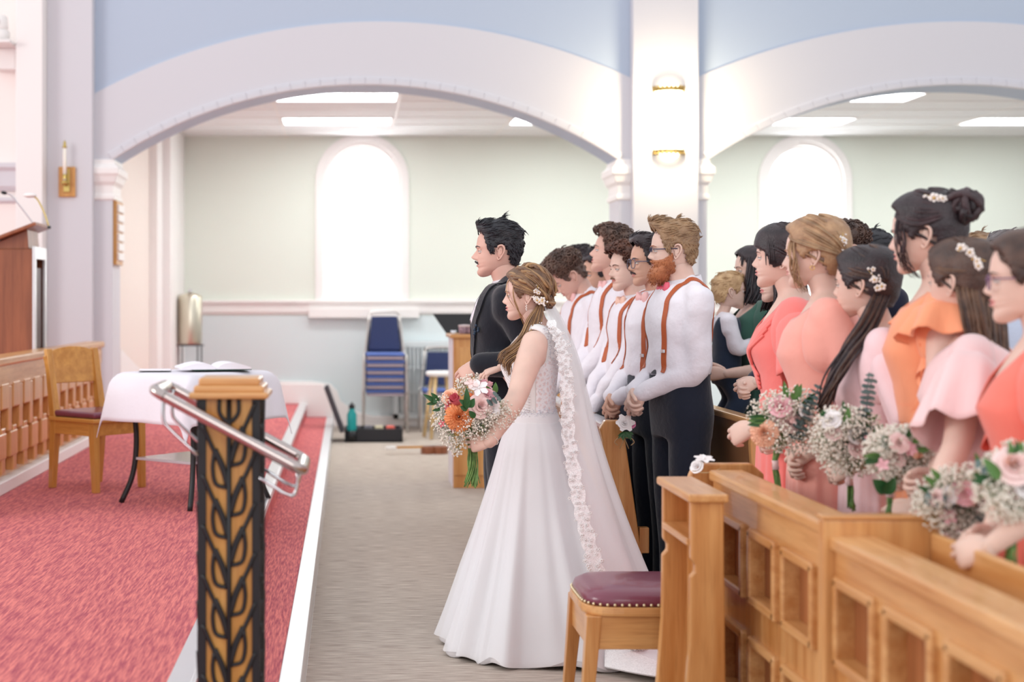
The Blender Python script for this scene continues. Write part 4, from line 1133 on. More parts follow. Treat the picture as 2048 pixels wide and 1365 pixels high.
    def on_top(s, pts, off=.004):
        """snap a path on the garment surface"""
        from mathutils.bvhtree import BVHTree
        V, F = s.top_o
        if getattr(s, '_bt', None) is None or s._bt[0] is not V: s._bt = (V, BVHTree.FromPolygons([tuple(v) for v in V], F))
        out = []
        for p in pts:
            c, n, i, d = s._bt[1].find_nearest(Vector(p)); ctr = Vector((s.off(p[2]), 0, p[2]))
            if n.dot(c-ctr) < 0: n = -n
            out.append((c+n*off, n))
        return out
    def strap(s, name, m, pts, w=.011, th=.0022, off=.004, steps=8):
        Q, _ = smooth_path(pts, .1, steps); S2 = s.on_top(Q, off); P = [np.array(a) for a, n in S2]; Nn = [np.array(n) for a, n in S2]
        P = np.array(P); P[1:-1] = (P[:-2]+2*P[1:-1]+P[2:])/4; T = np.gradient(P, axis=0); T /= np.linalg.norm(T, axis=1)[:, None]+1e-9
        rings = []
        for p, n, t in zip(P, Nn, T):
            l = np.cross(t, n); l /= np.linalg.norm(l)+1e-9; n2 = np.cross(l, t)
            rings.append([p+l*w+n2*th, p-l*w+n2*th, p-l*w-n2*th, p+l*w-n2*th])
        return MB().loft(rings).build(name, m, s.root)
    def skirt(s, name, m, z0, z1=.02, flare=(1.5, 1.5, 1.3), fold=.018, nf=17, seed=0, n=120, rows=26, x0=0, infl=.012, power=1.25):
        """flare = front, back, side half sizes multipliers at the hem"""
        k = s.k; P = np.zeros((rows, n+1, 3)); a = np.linspace(0, 2*pi, n+1); rg = np.random.RandomState(seed); p1, p2 = rg.uniform(0, 6, 2)
        base = s.ring(z0*k, infl, n)
        base = np.vstack([base, base[:1]]); cen = np.array((s.off(z0*k), 0, z0*k))
        hip = s.ring(.9*k, infl, n); hip = np.vstack([hip, hip[:1]])
        for i in range(rows):
            t = i/(rows-1); z = z0*k*(1-t)+z1*t
            hz = sstep((z0*k-z)/max((z0-.88)*k, .02)) if z0 > .9 else 1
            B = base*(1-hz)+hip*hz
            d = B-np.array((0, 0, 0)); f = np.where(np.cos(a) > 0, flare[0], flare[1]); c2 = np.abs(np.cos(a))
            f = f*c2+flare[2]*(1-c2); tt = t**power; sc = 1+(f-1)*tt
            w = 1+fold*(np.sin(nf*a+p1)+.6*np.sin((nf*1.7//1)*a+p2+2*t)+.4*np.sin(5*a+p1*2))*min(1, .25+t*1.6)
            P[i, :, 0] = d[:, 0]*sc*w+x0*tt; P[i, :, 1] = d[:, 1]*sc*w; P[i, :, 2] = z
        P[:, -1] = P[:, 0]
        o = MB().grid(P).build(name, m, s.root, smooth=True); return o, P
    def bodice(s, name, m, zbot, ztop, infl=.012, n=96, rows=20, seed=0, wr=.002, a0=0, a1=360, thick=True):
        """garment wrapped on the torso; ztop is a function of the angle (0 front, 90 near side, 180 back)"""
        A = np.linspace(a0, a1, n+1); P = np.zeros((rows, n+1, 3))
        for j, a in enumerate(A):
            zt = ztop(a % 360)*s.k; zb = (zbot(a % 360) if callable(zbot) else zbot)*s.k
            for i in range(rows):
                z = zb+(zt-zb)*i/(rows-1); P[i, j] = s.surf(a, z, infl)
        Q = P.reshape(-1, 3)
        if wr:
            d = folds(Q, wr, seed, 1.0, (1, 1, .6)).reshape(rows, n+1); rad = P-np.array((0, 0, 0)); rad[..., 2] = 0; rad[..., 0] -= s.off(1.2*s.k)
            rad /= np.linalg.norm(rad, axis=-1)[..., None]+1e-9; P = P+rad*d[..., None]
            if a1-a0 == 360: P[:, -1] = P[:, 0]
        o = MB().grid(P).build(name, m, s.root, smooth=True)
        if thick: md = o.modifiers.new('t', 'SOLIDIFY'); md.thickness = .003
        return o, P
def cloth_m(name, c, rough=.75, alpha=1.0, sheen=.3, b=(26, .25)): return mat(name, c, rough, sheen=sheen, bump=b, alpha=alpha, spec=.25)
SHIRT = cloth_m('white_shirt_cotton', (240, 236, 244), b=(16, .9)); NAVY = cloth_m('dark_navy_wool', (26, 32, 48), .85, b=(40, .3)); BLK = cloth_m('black_navy_suit', (18, 22, 34), .8, b=(40, .2))
STRAP = mat('tan_leather', (186, 92, 50), .5); GOLDM = mat('gold', (226, 190, 120), .25, metal=1); PEARL = mat('pearl_white', (240, 232, 226), .25)

def collar(f, m, h=.032, r=.066, gap=True):
    k = f.k; A = np.array(f.HM); rings = []
    base = np.array((f.off(1.45*k)+.022, 0, 1.452*k)); n = 28
    for (dz, rr) in ((-.012, r*1.06), (.0, r*1.02), (h, r*.97), (h+.002, r*1.04), (-.006, r*1.22)):
        a = np.linspace(0, 2*pi, n, endpoint=False)
        rings.append(np.stack([base[0]-.004-rr*k*np.cos(a)*1.0-.010*(np.cos(a) > .0)*np.cos(a), -rr*k*np.sin(a)*.98, base[2]+dz*k-np.cos(a)*.016-(.010*(dz < 0)*np.exp(-((a-pi*0)/.5)**2))], 1))
    o = MB().loft(rings, caps=False).build('collar', m, f.root, smooth=True); return base
def bowtie(f, m, col=None, s=1.15):
    k = f.k; c = np.array((f.off(1.45*k)+.022-.098*k, 0, 1.438*k))
    mb = MB()
    for e in (-1, 1):
        rings = []
        for (y, h, d) in ((.006, .008, .007), (.02, .016, .010), (.042, .026, .011), (.056, .024, .004)):
            rings.append([(c[0]-d*s, e*y*s, c[2]+h*s), (c[0]-d*1.6*s, e*y*s, c[2]), (c[0]-d*s, e*y*s, c[2]-h*s), (c[0]+d*.6*s, e*y*s, c[2]-h*s), (c[0]+d*.6*s, e*y*s, c[2]+h*s)])
        mb.loft(rings)
    mb.ell((c[0]-.008, 0, c[2]), (.010*s, .010*s, .011*s), 10, 8)
    return recalc(mb.build('bow_tie', m, f.root, smooth=True, bevel=.002))
def suspenders(f, m):
    k = f.k
    for e in (-1, 1):
        a = 90-38; sg = 1
        front = [f.surf(-e*34, z*k, .02) for z in (1.07, 1.15, 1.25, 1.34, 1.40)]
        top = [np.array((f.off(1.45*k)-.02, e*.095*k, 1.475*k)), np.array((f.off(1.45*k)+.03, e*.095*k, 1.47*k))]
        back = [f.surf(-e*148, z*k, .02) for z in (1.40, 1.32)]+[f.surf(-e*165, z*k, .02) for z in (1.2, 1.08)]
        f.strap('suspender', m, front+top+back, w=.0125)
    mb = MB(); p = f.surf(34, 1.17*k, .032); mb.box(p-np.array((.004, .018, .008)), p+np.array((.004, .018, .008)))
    mb.build('clip', chrome, f.root, bevel=.002)

# ---- hair styles
def hair_short(f, m, line='short', top=.022, side=.010, quiff=.0, rough=.0025, seed=1, nl=260, dirn='back', lift=.06, r=.0032, sweep=None):
    P = f.P; mb = MB()
    def th(P): return side+(top-side)*sstep((P[..., 2]-.055)/.05)
    def ex(P):
        q = quiff*sstep((-P[..., 0]-.01)/.06)*sstep((P[..., 2]-.06)/.03); o = np.zeros(P.shape); o[..., 0] = -q*.45; o[..., 2] = q; return o
    shell(mb, P, line, th, ex, seed, rough)
    rg = np.random.RandomState(seed+5); L = np.array(HL[line] if isinstance(line, str) else line)
    Q, keep = head_surface(P, line, th, ex, seed, rough); N = grid_normals(Q); n = 0
    idx = np.argwhere(keep)
    idx = idx[rg.permutation(len(idx))[:nl]]
    for i, j in idx:
        p = Q[i, j]; nn = N[i, j]; t = np.array((1.0, 0, .15)) if dirn == 'back' else np.array(dirn)
        if p[2] < .05: t = np.array((.45, 0, -1.0))
        t = t-nn*t.dot(nn); t /= np.linalg.norm(t)+1e-9; t = t+rg.normal(size=3)*.11
        ln = rg.uniform(.022, .040)*(1.2 if p[2] > .06 else .6); cv = 2.6*ln*ln
        mb.tube([p-nn*.003, p+t*ln*.5+nn*(lift*ln*.6-cv*.5), p+t*ln+nn*(lift*ln*.5-cv*2)-nn*.001], [r, r*.9, r*.2], 5)
    return mb.xf(f.HM).build('hair', m, f.root, smooth=True)
def hair_curly(f, m, line='short', top=.030, side=.006, seed=1, nl=420, cr=.009):
    P = f.P; mb = MB(); th = lambda P: side+(top-side)*sstep((P[..., 2]-.045)/.04)
    ex = lambda P: np.stack([-.012*sstep((-P[..., 0]-.02)/.05)*sstep((P[..., 2]-.06)/.03), 0*P[..., 0], 0*P[..., 0]], -1)
    shell(mb, P, line, th, ex, seed, .003)
    Q, keep = head_surface(P, line, th, ex, seed, .003); N = grid_normals(Q); rg = np.random.RandomState(seed+5)
    idx = np.argwhere(keep); zz = P[idx[:, 0], idx[:, 1], 2]; pr = np.where(zz > .045, 1.0, .25); pr /= pr.sum()
    idx = idx[rg.choice(len(idx), min(nl, len(idx)), replace=False, p=pr)]
    for i, j in idx:
        p = Q[i, j]; nn = N[i, j]; u = np.cross(nn, rg.normal(size=3)); u /= np.linalg.norm(u); v = np.cross(nn, u); c = cr*rg.uniform(.6, 1.25)*(1 if P[i, j, 2] > .045 else .5)
        a = np.linspace(0, 6.5, 9)+rg.uniform(0, 6)
        mb.tube([p+u*c*cos(t)+v*c*sin(t)+nn*(.0+.010*q/8)*c/cr for q, t in enumerate(a)], [.0036*c/cr]*9, 4)
    return mb.xf(f.HM).build('hair', m, f.root, smooth=True)
def stash(f, m, w=.028, s=1.0):
    mb = MB(); rg = np.random.RandomState(3)
    for i in range(46):
        y = rg.uniform(-w, w)*.95; z = -.033-abs(y)*.28; x = -.0975+abs(y)**1.6*4.6
        mb.tube([(x, y, z), (x-.003*s, y*1.12, z-.004), (x+.0005, y*1.3+(.001 if y > 0 else -.001), z-.0085*s)], [.0022, .0024, .0006], 4)
    return mb.xf(f.HM).build('moustache', m, f.root, smooth=True)
def beard(f, m, ln=.014, chin=.016, seed=2):
    P = f.P; L = [(-.12, -.026), (-.094, -.028), (-.085, -.030), (-.070, -.030), (-.05, -.026), (-.03, -.012), (-.016, .002), (-.006, .0), (.004, -.05), (.02, -.2), (.2, -.2)]
    L = np.array(L); reg = np.interp(P[..., 0], L[:, 0], L[:, 1])-P[..., 2]
    mouth = np.sqrt((P[..., 1]/.020)**2+((P[..., 2]+.0485)/.0105)**2)-1
    reg = np.minimum(reg, mouth*.012); reg = np.where(P[..., 0] > .006, -1, reg)
    th = lambda P: .007+ln*sstep((-P[..., 2]-.045)/.05)
    ex = lambda P: np.stack([-.4*chin*sstep((-P[..., 2]-.06)/.04)*sstep((-P[..., 0]-.03)/.04), 0*P[..., 0], -chin*sstep((-P[..., 2]-.07)/.03)*sstep((-P[..., 0]-.015)/.05)], -1)
    mb = MB(); shell(mb, P, reg, th, ex, seed, .002, edge=.01)
    Q, keep = head_surface(P, reg, th, ex, seed, .002, edge=.01); N = grid_normals(Q); rg = np.random.RandomState(seed); idx = np.argwhere(keep); idx = idx[rg.permutation(len(idx))[:420]]
    for i, j in idx:
        p = Q[i, j]; t = np.array((-.3, 0, -1.))+rg.normal(size=3)*.3+N[i, j]*.3; ln_ = rg.uniform(.006, .011); mb.tube([p-N[i, j]*.002, p+t*ln_*.5, p+t*ln_], [.0022, .002, .0006], 4)
    return mb.xf(f.HM).build('beard', m, f.root, smooth=True)
def glasses(f, m, r=.021, sq=1.25, half=False, th=.0014):
    mb = MB()
    for s in (-1, 1):
        c = np.array((-.0985, s*.032, .004)); P = []
        for a in np.linspace(0, 2*pi, 25):
            ca, sa = cos(a), sin(a); e = 3; rr = (abs(ca)**e+abs(sa)**e)**(-1/e)
            if half and sa < -.2: continue
            P.append(c+np.array((.012*(abs(ca*rr*sq*r*s+s*.032-s*.0)) if False else .10*(abs(c[1]+ca*rr*r*sq)-.032)*.5, ca*rr*r*sq, sa*rr*r)))
        mb.tube(P, th*1.3, 6)
        q = c+np.array((.006, s*r*sq, .010))
        mb.tube([tuple(q), (-.06, s*.079, .014), (.012, s*.084, .016)], th*1.5, 6)
    mb.tube([(-.101, -.008, .010), (-.104, 0, .012), (-.101, .008, .010)], th*1.3, 6)
    return mb.xf(f.HM).build('glasses', m, f.root, smooth=True)
def earring(f, m, r=.007, drop=0):
    mb = MB(); c = np.array((.003, -.081, -.030))
    if drop:
        for i in range(5): mb.ell(c+np.array((.0015*(-1)**i, 0, -.004-.0055*i)), .0032, 6, 5)
    else: mb.tube([c+np.array((r*cos(a), 0, r*sin(a)-r*.6)) for a in np.linspace(0, 2*pi, 16)], .0016, 5, caps=False)
    return mb.xf(f.HM).build('earring', m, f.root, smooth=True)
def pin_cluster(f, pos, n=9, size=.012, seed=0, m=None, axis=(0, 0, 1), spread=.03, nrm=(0, -1, 0)):
    rg = np.random.RandomState(seed); mb = MB(); ax = np.array(axis, float); ax /= np.linalg.norm(ax); nn = np.array(nrm, float); side = np.cross(ax, nn)
    for i in range(n):
        c = np.array(pos)+ax*rg.uniform(-1, 1)*spread+side*rg.uniform(-1, 1)*spread*.45+nn*rg.uniform(0, .006); s = size*rg.uniform(.5, 1)
        if i % 3 == 0:
            for t in range(5):
                a = t*2*pi/5; mb.ell(c+(ax*cos(a)+side*sin(a))*s*.6, (s*.42, s*.42, s*.42), 6, 5)
            mb.ell(c+nn*s*.3, s*.28, 6, 5, mi=1)
        else: mb.ell(c, s*.33, 6, 5)
    mb.tube([np.array(pos)-ax*spread, np.array(pos), np.array(pos)+ax*spread], .0012, 5, mi=1)
    return mb.xf(f.HM).build('hair_pin', [m or PEARL, GOLDM], f.root, smooth=True)
# ================================================================ the people
H_BLK = hair_m('black_hair', (38, 38, 46), (22, 22, 28)); H_BRN = hair_m('brown_hair', (92, 66, 54), (56, 40, 36)); H_CURL = hair_m('curly_brown_hair', (112, 84, 70), (68, 50, 44))
H_RED = hair_m('auburn_curls', (112, 70, 52), (72, 44, 36)); H_BLD = hair_m('sandy_blond_hair', (172, 138, 104), (128, 98, 72)); H_GNG = hair_m('ginger_beard', (196, 124, 82), (152, 86, 54))
H_DK = hair_m('very_dark_brown_hair', (58, 44, 48), (34, 27, 32)); H_TOD = hair_m('toddler_blond_hair', (206, 172, 130), (168, 132, 94)); H_GOLD = hair_m('golden_highlight_hair', (206, 166, 112), (160, 120, 78)); H_WARM = hair_m('warm_blonde_updo', (196, 158, 120), (146, 108, 80))
H_MID = hair_m('mid_brown_hair', (120, 88, 66), (78, 56, 44)); H_GREY = hair_m('greying_hair', (130, 124, 124), (96, 90, 92))
H_TONE = [hair_m('bride_brown_hair', (134, 102, 76), (96, 70, 54)), hair_m('bride_golden_hair', (184, 146, 102), (146, 110, 78)), hair_m('light_brown_hair', (152, 118, 86), (116, 86, 64))]
def place(px, py_top, s, H):
    pass
def world_local(o):
    return Matrix.Rotation(-o.rotation_euler[2], 4, 'Z') @ Matrix.Translation(-o.location)
def L(o, p): return world_local(o) @ Vector(p)

# ------------------------------------------------ groomsmen
def groomsman(name_px, Y, H, yaw, label, skin, hair, hair_mat, tie, hx=-.21, hz=.985, clasp=1, head=None, seed=0, wide=1.0, lean=.0, strap=True, stashm=None, extras=None, deep=1.0, nose=1.0, brow=None):
    X = (name_px-VX)*Y/FPX
    r = thing('person', label, 'person', (X, Y, 0), R_(yaw), None)
    k = H/1.75; f = Fig(r, k, wide=wide, head=head, lean=lean, deep=deep)
    f.arm(-1, (hx*k, -.035, hz*k), (.75, .5, -.2)); f.arm(1, (hx*k-.01, .045, (hz+.005)*k), (.75, .5, -.2))
    b = f.body(skin, bare=False, hands={-1: dict(d=(-.42, .30, -.80), n=(-.75, -.55, -.1), curl=[38, 42, 46, 50], side=1, thumb=28), 1: dict(d=(-.38, -.50, -.72), n=(-.8, .3, -.2), curl=[45, 50, 52, 55], side=-1)}, brow=brow or hair_mat, nose=nose)
    f.top('shirt', SHIRT, seed=seed, z0=1.065, wr=.0055, blouse=.012, r=(.064, .054, .037))
    collar(f, SHIRT); bowtie(f, tie); f.trousers(NAVY, seed)
    mbelt = MB().loft([f.ring(z*k, .021) for z in (1.068, 1.072, 1.10, 1.104)]).build('waistband', NAVY, r, smooth=True)
    if strap: suspenders(f, STRAP)
    hair(f, hair_mat)
    for e in (-1, 1):      # cuffs
        El, W_ = f.arms[e]; a = El.lerp(W_, .86); c = El.lerp(W_, .99)
        MB().limb([a, c], [.040*k, .038*k], 14).build('cuff', SHIRT, r, smooth=True)
    if extras: extras(f)
    return f
PINK = mat('hot_pink_satin', (232, 92, 116), .4); BLUSH = mat('blush_satin', (242, 190, 188), .5); PEACH = mat('peach_satin', (240, 196, 176), .5)
def quiffed(f, m): hair_short(f, m, top=.030, side=.012, quiff=.022, nl=900, lift=.05, r=.0034, seed=4)
def ex_beard(f): beard(f, H_GNG); glasses(f, mat('dark_blue_frame', (40, 50, 84), .3), half=True); stash(f, H_GNG, .03, 1.2)
groomsman(1362, 6.65, 1.84, 8, 'person with ginger beard and half-rim glasses, white shirt, tan suspenders, hands clasped', SK_F, quiffed, H_BLD, PINK, seed=1, extras=ex_beard, hx=-.19, brow=H_GNG, head=dict(pitch=0, yaw=-16))
def ex_g(f): glasses(f, mat('clear_grey_frame', (96, 96, 116), .25), r=.022, th=.0016); stash(f, H_DK)
groomsman(1316, 7.05, 1.79, 10, 'person with round glasses and dark moustache, partly hidden behind the bearded one', SK_T, lambda f, m: hair_short(f, m, top=.03, quiff=.01), H_DK, BLUSH, seed=2, extras=ex_g, strap=True, hx=-.21, hz=.965, head=dict(yaw=-4))
groomsman(1272, 7.45, 1.765, 6, 'person with short auburn curls and thin moustache, third groomsman from the pew end', SK_F, lambda f, m: hair_curly(f, m, top=.030), H_RED, PEACH, seed=3, extras=lambda f: stash(f, H_MID, .022, .6), hx=-.24, hz=.90, head=dict(yaw=6))
groomsman(1237, 7.82, 1.87, 4, 'tall person with wavy brown hair looking upward, blush bow tie, white shirt', SK_M, lambda f, m: hair_curly(f, m, top=.034, nl=330, cr=.012), H_CURL, BLUSH, seed=4, hz=.90, hx=-.24, head=dict(pitch=14, yaw=-12))
groomsman(1209, 8.62, 1.755, 4, 'dark-haired person in white shirt, face showing between two curly-haired ones', SK_T, lambda f, m: hair_short(f, m, top=.024), H_DK, BLUSH, seed=5, strap=False, hz=.9, head=dict(yaw=14))
groomsman(1172, 8.25, 1.79, 3, 'person with brown curls bowing the head, white shirt and tan suspenders', SK_M, lambda f, m: hair_curly(f, m, top=.042, nl=520, cr=.012), H_CURL, BLUSH, seed=6, hz=.92, head=dict(pitch=-38, yaw=0, dx=-.055, dz=-.045))
groomsman(1178, 9.1, 1.81, 0, 'person at the far end of the row, only curly dark crown and shirt visible', SK_M, lambda f, m: hair_curly(f, m, top=.03, nl=300), H_DK, BLUSH, seed=7, strap=False, hz=.92, head=dict(pitch=-10))

# ------------------------------------------------ groom
def groom():
    Y = 6.5; X = (1013-VX)*Y/FPX
    r = thing('person', 'person in dark navy suit with black hair and moustache, standing behind the bouquet', 'person', (X, Y, 0), R_(-3))
    H = 1.83; k = H/1.75; f = Fig(r, k, head=dict(yaw=-4, pitch=1))
    w = L(r, at(957, 730, 6.30)); f.arm(-1, w, (.8, .35, -.5)); f.arm(1, (-.10, .26, .86*k), (.6, .5, 0))
    f.body(SK_M, bare=False, hands={-1: dict(d=(-.75, .10, -.50), n=(-.4, -.75, .5), curl=[30, 38, 45, 52], side=1, thumb=25, s=1.02), 1: dict(curl=35)}, brow=H_BLK, nose=1.2, chin=.004)
    f.top('suit_jacket', BLK, infl=.026, z0=.80, z1=1.455, r=(.074, .064, .050), wr=.003, seed=9)
    MB().loft([f.ring(z*k, .004) for z in np.linspace(1.1, 1.46, 10)]).build('shirt', SHIRT, r, smooth=True)
    collar(f, SHIRT, h=.038)
    f.trousers(BLK, 9, z1=1.0)
    # lapels: from the nape over the chest to the buttoning point
    for e in (-1, 1):
        pts = [np.array((f.off(1.46*k)+.07, e*.055, 1.50*k)), np.array((f.off(1.46*k)+.02, e*.085, 1.488*k)), np.array((f.off(1.46*k)-.045, e*.082, 1.465*k)), f.surf(-e*38, 1.38*k, .034), f.surf(-e*24, 1.28*k, .034), f.surf(-e*9, 1.14*k, .034)]
        f.strap('lapel', BLK, pts, w=.024, th=.003, off=.008)
        f.strap('lapel_edge', SHIRT, [pts[2]+np.array((-.012, -e*.018, .012)), f.surf(-e*22, 1.38*k, .02), f.surf(-e*10, 1.3*k, .02)], w=.018, th=.002, off=.002)
    c = np.array((f.off(1.45*k)-.062*k, 0, 1.44*k))
    MB().loft([[(c[0]-.012, -.016, c[2]+.012), (c[0]-.012, .016, c[2]+.012), (c[0]+.01, .016, c[2]+.012), (c[0]+.01, -.016, c[2]+.012)], [(c[0]-.022, -.011, c[2]-.02), (c[0]-.022, .011, c[2]-.02), (c[0]-.006, .011, c[2]-.02), (c[0]-.006, -.011, c[2]-.02)],
               [(c[0]-.055, -.03, c[2]-.2), (c[0]-.055, .03, c[2]-.2), (c[0]-.045, .03, c[2]-.2), (c[0]-.045, -.03, c[2]-.2)]]).build('tie', BLK, r, bevel=.003)
    p = f.surf(38, 1.27*k, .05); mb = MB()
    for i in range(7): mb.ell(p+np.random.RandomState(i).normal(size=3)*.008, .007, 7, 5)
    mb.tube([p, p+np.array((-.004, 0, -.035))], .002, 5); mb.build('boutonniere', mat('dark_blue_flower', (40, 56, 76), .6), r, smooth=True)
    hair_short(f, H_BLK, top=.026, side=.009, quiff=.010, nl=900, lift=.05, seed=12, r=.0032)
    stash(f, H_DK, .026, 1.1)
    mbs = MB(); P = f.P        # sideburns
    El, W_ = f.arms[-1]
    MB().limb([El.lerp(W_, .9), El.lerp(W_, 1.0)], [.036*k, .035*k], 14).build('shirt_cuff', SHIRT, r, smooth=True)
    return f, r
GROOM, groot = groom()

# ------------------------------------------------ bride
BW = cloth_m('white_chiffon', (229, 226, 229), .7, b=(18, .25)); BS = cloth_m('ivory_satin', (240, 236, 236), .6, b=(30, .15))
def lace_mat():
    m = mat('white_lace', (250, 249, 250), .6)
    nt = m.node_tree; N = nt.nodes; Lk = nt.links; b = N['Principled BSDF']
    tc = N.new('ShaderNodeTexCoord'); v = N.new('ShaderNodeTexVoronoi'); v.feature = 'DISTANCE_TO_EDGE'; v.inputs['Scale'].default_value = 62
    n = N.new('ShaderNodeTexNoise'); n.inputs['Scale'].default_value = 36; n.inputs['Detail'].default_value = 3
    mx = N.new('ShaderNodeMixRGB'); mx.blend_type = 'LINEAR_LIGHT'; mx.inputs[0].default_value = .04
    Lk.new(tc.outputs['Object'], mx.inputs[1]); Lk.new(n.outputs['Color'], mx.inputs[2]); Lk.new(mx.outputs[0], v.inputs['Vector'])
    mr = N.new('ShaderNodeMapRange'); mr.inputs[1].default_value = .05; mr.inputs[2].default_value = .16; mr.inputs[3].default_value = 1.0; mr.inputs[4].default_value = .7
    Lk.new(v.outputs['Distance'], mr.inputs[0]); Lk.new(mr.outputs[0], b.inputs['Alpha'])
    bp = N.new('ShaderNodeBump'); bp.inputs['Strength'].default_value = .15; bp.inputs['Distance'].default_value = .004; Lk.new(mr.outputs[0], bp.inputs['Height']); Lk.new(bp.outputs[0], b.inputs['Normal'])
    return m
LACE = lace_mat()
TULLE = mat('sheer_white_tulle', (250, 250, 252), .6, alpha=.5)
def lace_solid():
    m = mat('lace_over_nude_mesh', (240, 234, 238), .6); nt = m.node_tree; N = nt.nodes; Lk = nt.links; b = N['Principled BSDF']
    tc = N.new('ShaderNodeTexCoord'); v = N.new('ShaderNodeTexVoronoi'); v.feature = 'DISTANCE_TO_EDGE'; v.inputs['Scale'].default_value = 48
    Lk.new(tc.outputs['Object'], v.inputs['Vector']); mr = N.new('ShaderNodeMapRange'); mr.inputs[1].default_value = .12; mr.inputs[2].default_value = .3
    Lk.new(v.outputs['Distance'], mr.inputs[0]); mx = N.new('ShaderNodeMix'); mx.data_type = 'RGBA'; Lk.new(mr.outputs[0], mx.inputs['Factor'])
    mx.inputs['A'].default_value = lin((246, 242, 245)); mx.inputs['B'].default_value = lin((236, 216, 216)); Lk.new(mx.outputs['Result'], b.inputs['Base Color']); return m
NUDE = lace_solid()
def bride():
    Y = 6.1; X = (1071-VX)*Y/FPX
    r = thing('person', 'person in white wedding dress with half-up hair, standing before the groom holding the bouquet', 'person', (X, Y, 0), R_(-12))
    H = 1.615; k = H/1.75; f = Fig(r, k, fem=True, wide=.98, head=dict(yaw=2, pitch=0, dx=-.005, dz=-.005))
    nw = L(r, at(979, 884, 5.66)); f.sh[-1] += Vector((.0, .0, -.01)); f.arm(-1, nw, (1.0, .25, -.6))
    fw_ = L(r, at(1003, 733, 6.22)); f.arm(1, fw_, (.3, .6, -.8))
    f.body(SK_F, hands={-1: dict(d=(-.96, .22, -.16), n=(-.18, -1.0, .1), curl=[24, 28, 33, 40], side=1, thumb=36, tcurl=30, spread=7),
                        1: dict(d=(-.85, -.1, -.35), n=(-.3, -.35, .9), curl=[20, 26, 32, 38], side=1, spread=9)}, brow=H_MID, nose=.9, arm_r=1.30, vox=.009, nail=NAIL, jaw=.97, chin=.001)
    # bodice
    def zt(a):
        return np.interp(a, [0, 20, 45, 70, 90, 115, 140, 180, 220, 245, 270, 290, 315, 340, 360], [1.30, 1.31, 1.36, 1.345, 1.305, 1.30, 1.34, 1.33, 1.34, 1.30, 1.305, 1.345, 1.36, 1.31, 1.30])
    f.bodice('bodice', BS, 1.06, zt, infl=.012, wr=.002, seed=3)
    # ruched front pleats
    for i in range(9):
        A0 = 100-i*4; z0_ = 1.09+i*.03
        P = [f.surf(a, (1.075+i*.012+(.05+.028*i)*((84-a)/120)**1.1)*k, .0118) for a in range(84, -36, -12)]
        MB().tube(smooth_path(P, .1, 3)[0], .0030, 6).build('pleat', BS, r, smooth=True)
    # lace back and near side
    f.bodice('lace_back', NUDE, 1.065, lambda a: np.interp(a, [96, 120, 150, 180, 210, 240, 264], [1.29, 1.30, 1.36, 1.33, 1.36, 1.30, 1.29]), infl=.0145, wr=.0, a0=97, a1=263, n=60, thick=False)
    f.top_o = (np.concatenate([f.bodice('tmp2', BS, .9, lambda a: 1.47, infl=.0, wr=0)[1].reshape(-1, 3)]), MB().grid(np.zeros((20, 97, 3))).f)
    bpy.data.objects.remove([o for o in r.children if o.name.startswith('tmp2')][0])
    for e in (-1, 1):
        pts = [f.surf(-e*48, 1.335*k, .012), f.surf(-e*55, 1.39*k, .012), np.array((f.off(1.42*k)-.015, e*.125*k, 1.458*k)), np.array((f.off(1.42*k)+.045, e*.125*k, 1.447*k)), f.surf(-e*130, 1.39*k, .012), f.surf(-e*140, 1.31*k, .012)]
        Q, _ = smooth_path(pts, .1, 6); rings = []
        T = np.gradient(Q, axis=0); T /= np.linalg.norm(T, axis=1)[:, None]
        for i, (p, t) in enumerate(zip(Q, T)):
            w = np.interp(i/len(Q), [0, .4, .7, 1], [.022, .017, .028, .045]); n_ = p-np.array((f.off(1.3*k), e*.03, 1.33*k)); n_ = n_-t*n_.dot(t); n_ /= np.linalg.norm(n_); l = np.cross(t, n_)
            rings.append([p+l*w+n_*.002, p+l*w*.4+n_*.005, p-l*w*.4+n_*.005, p-l*w+n_*.002, p-l*w-n_*.003, p+l*w-n_*.003])
        MB().loft(rings).build('dress_strap', BS, r, smooth=True)
        if e < 0:
            bd_ = MB(); rg = np.random.RandomState(8)
            for i in range(150):
                q = Q[min(len(Q)-1, int(len(Q)*rg.uniform(.55, 1)))]+rg.normal(size=3)*np.array((.012, .006, .016)); n_ = q-np.array((f.off(1.3*k), 0, q[2])); n_ /= np.linalg.norm(n_)
                bd_.ell(q+n_*.006, .0016+.0014*rg.rand(), 5, 4)
            for i in range(150):
                a = 98+70*rg.rand(); z = 1.07+.26*rg.rand(); z += .02*sin(a*.2); bd_.ell(f.surf(a, z*k, .018), .0010+.0010*rg.rand(), 5, 4)
            o = bd_.build('beading', mat('silver_beads', (226, 224, 232), .2), r, smooth=True); o['kind'] = 'stuff'
    # beaded belt
    bb = MB(); rg = np.random.RandomState(2)
    for i in range(420): bb.ell(f.surf(rg.uniform(0, 360), (1.075+rg.normal()*.010)*k, .017), .0022*rg.uniform(.6, 1.3), 5, 4)
    o = bb.build('belt_beads', mat('silver_beads', (226, 224, 232), .2), r, smooth=True); o['kind'] = 'stuff'
    # skirt with train
    rows, n = 44, 200; a = np.linspace(0, 2*pi, n+1); Z0 = 1.075*k
    M1 = world_local(r)
    cx0 = 0
    P = np.zeros((rows, n+1, 3)); P2 = np.zeros((14, n+1, 3))
    base = f.ring(Z0, .013, n); base = np.vstack([base, base[:1]])
    hip = f.ring(.92*k, .02, n); hip = np.vstack([hip, hip[:1]])
    def wob(t, a, amp=1.0):
        tt = min(1, t*1.5)
        return 1+amp*tt*(.034*np.sin(9*a+.7+1.2*t)+.030*np.sin(14*a+2.0-.8*t)+.022*np.sin(23*a+1.1)+.008*np.sin(41*a))
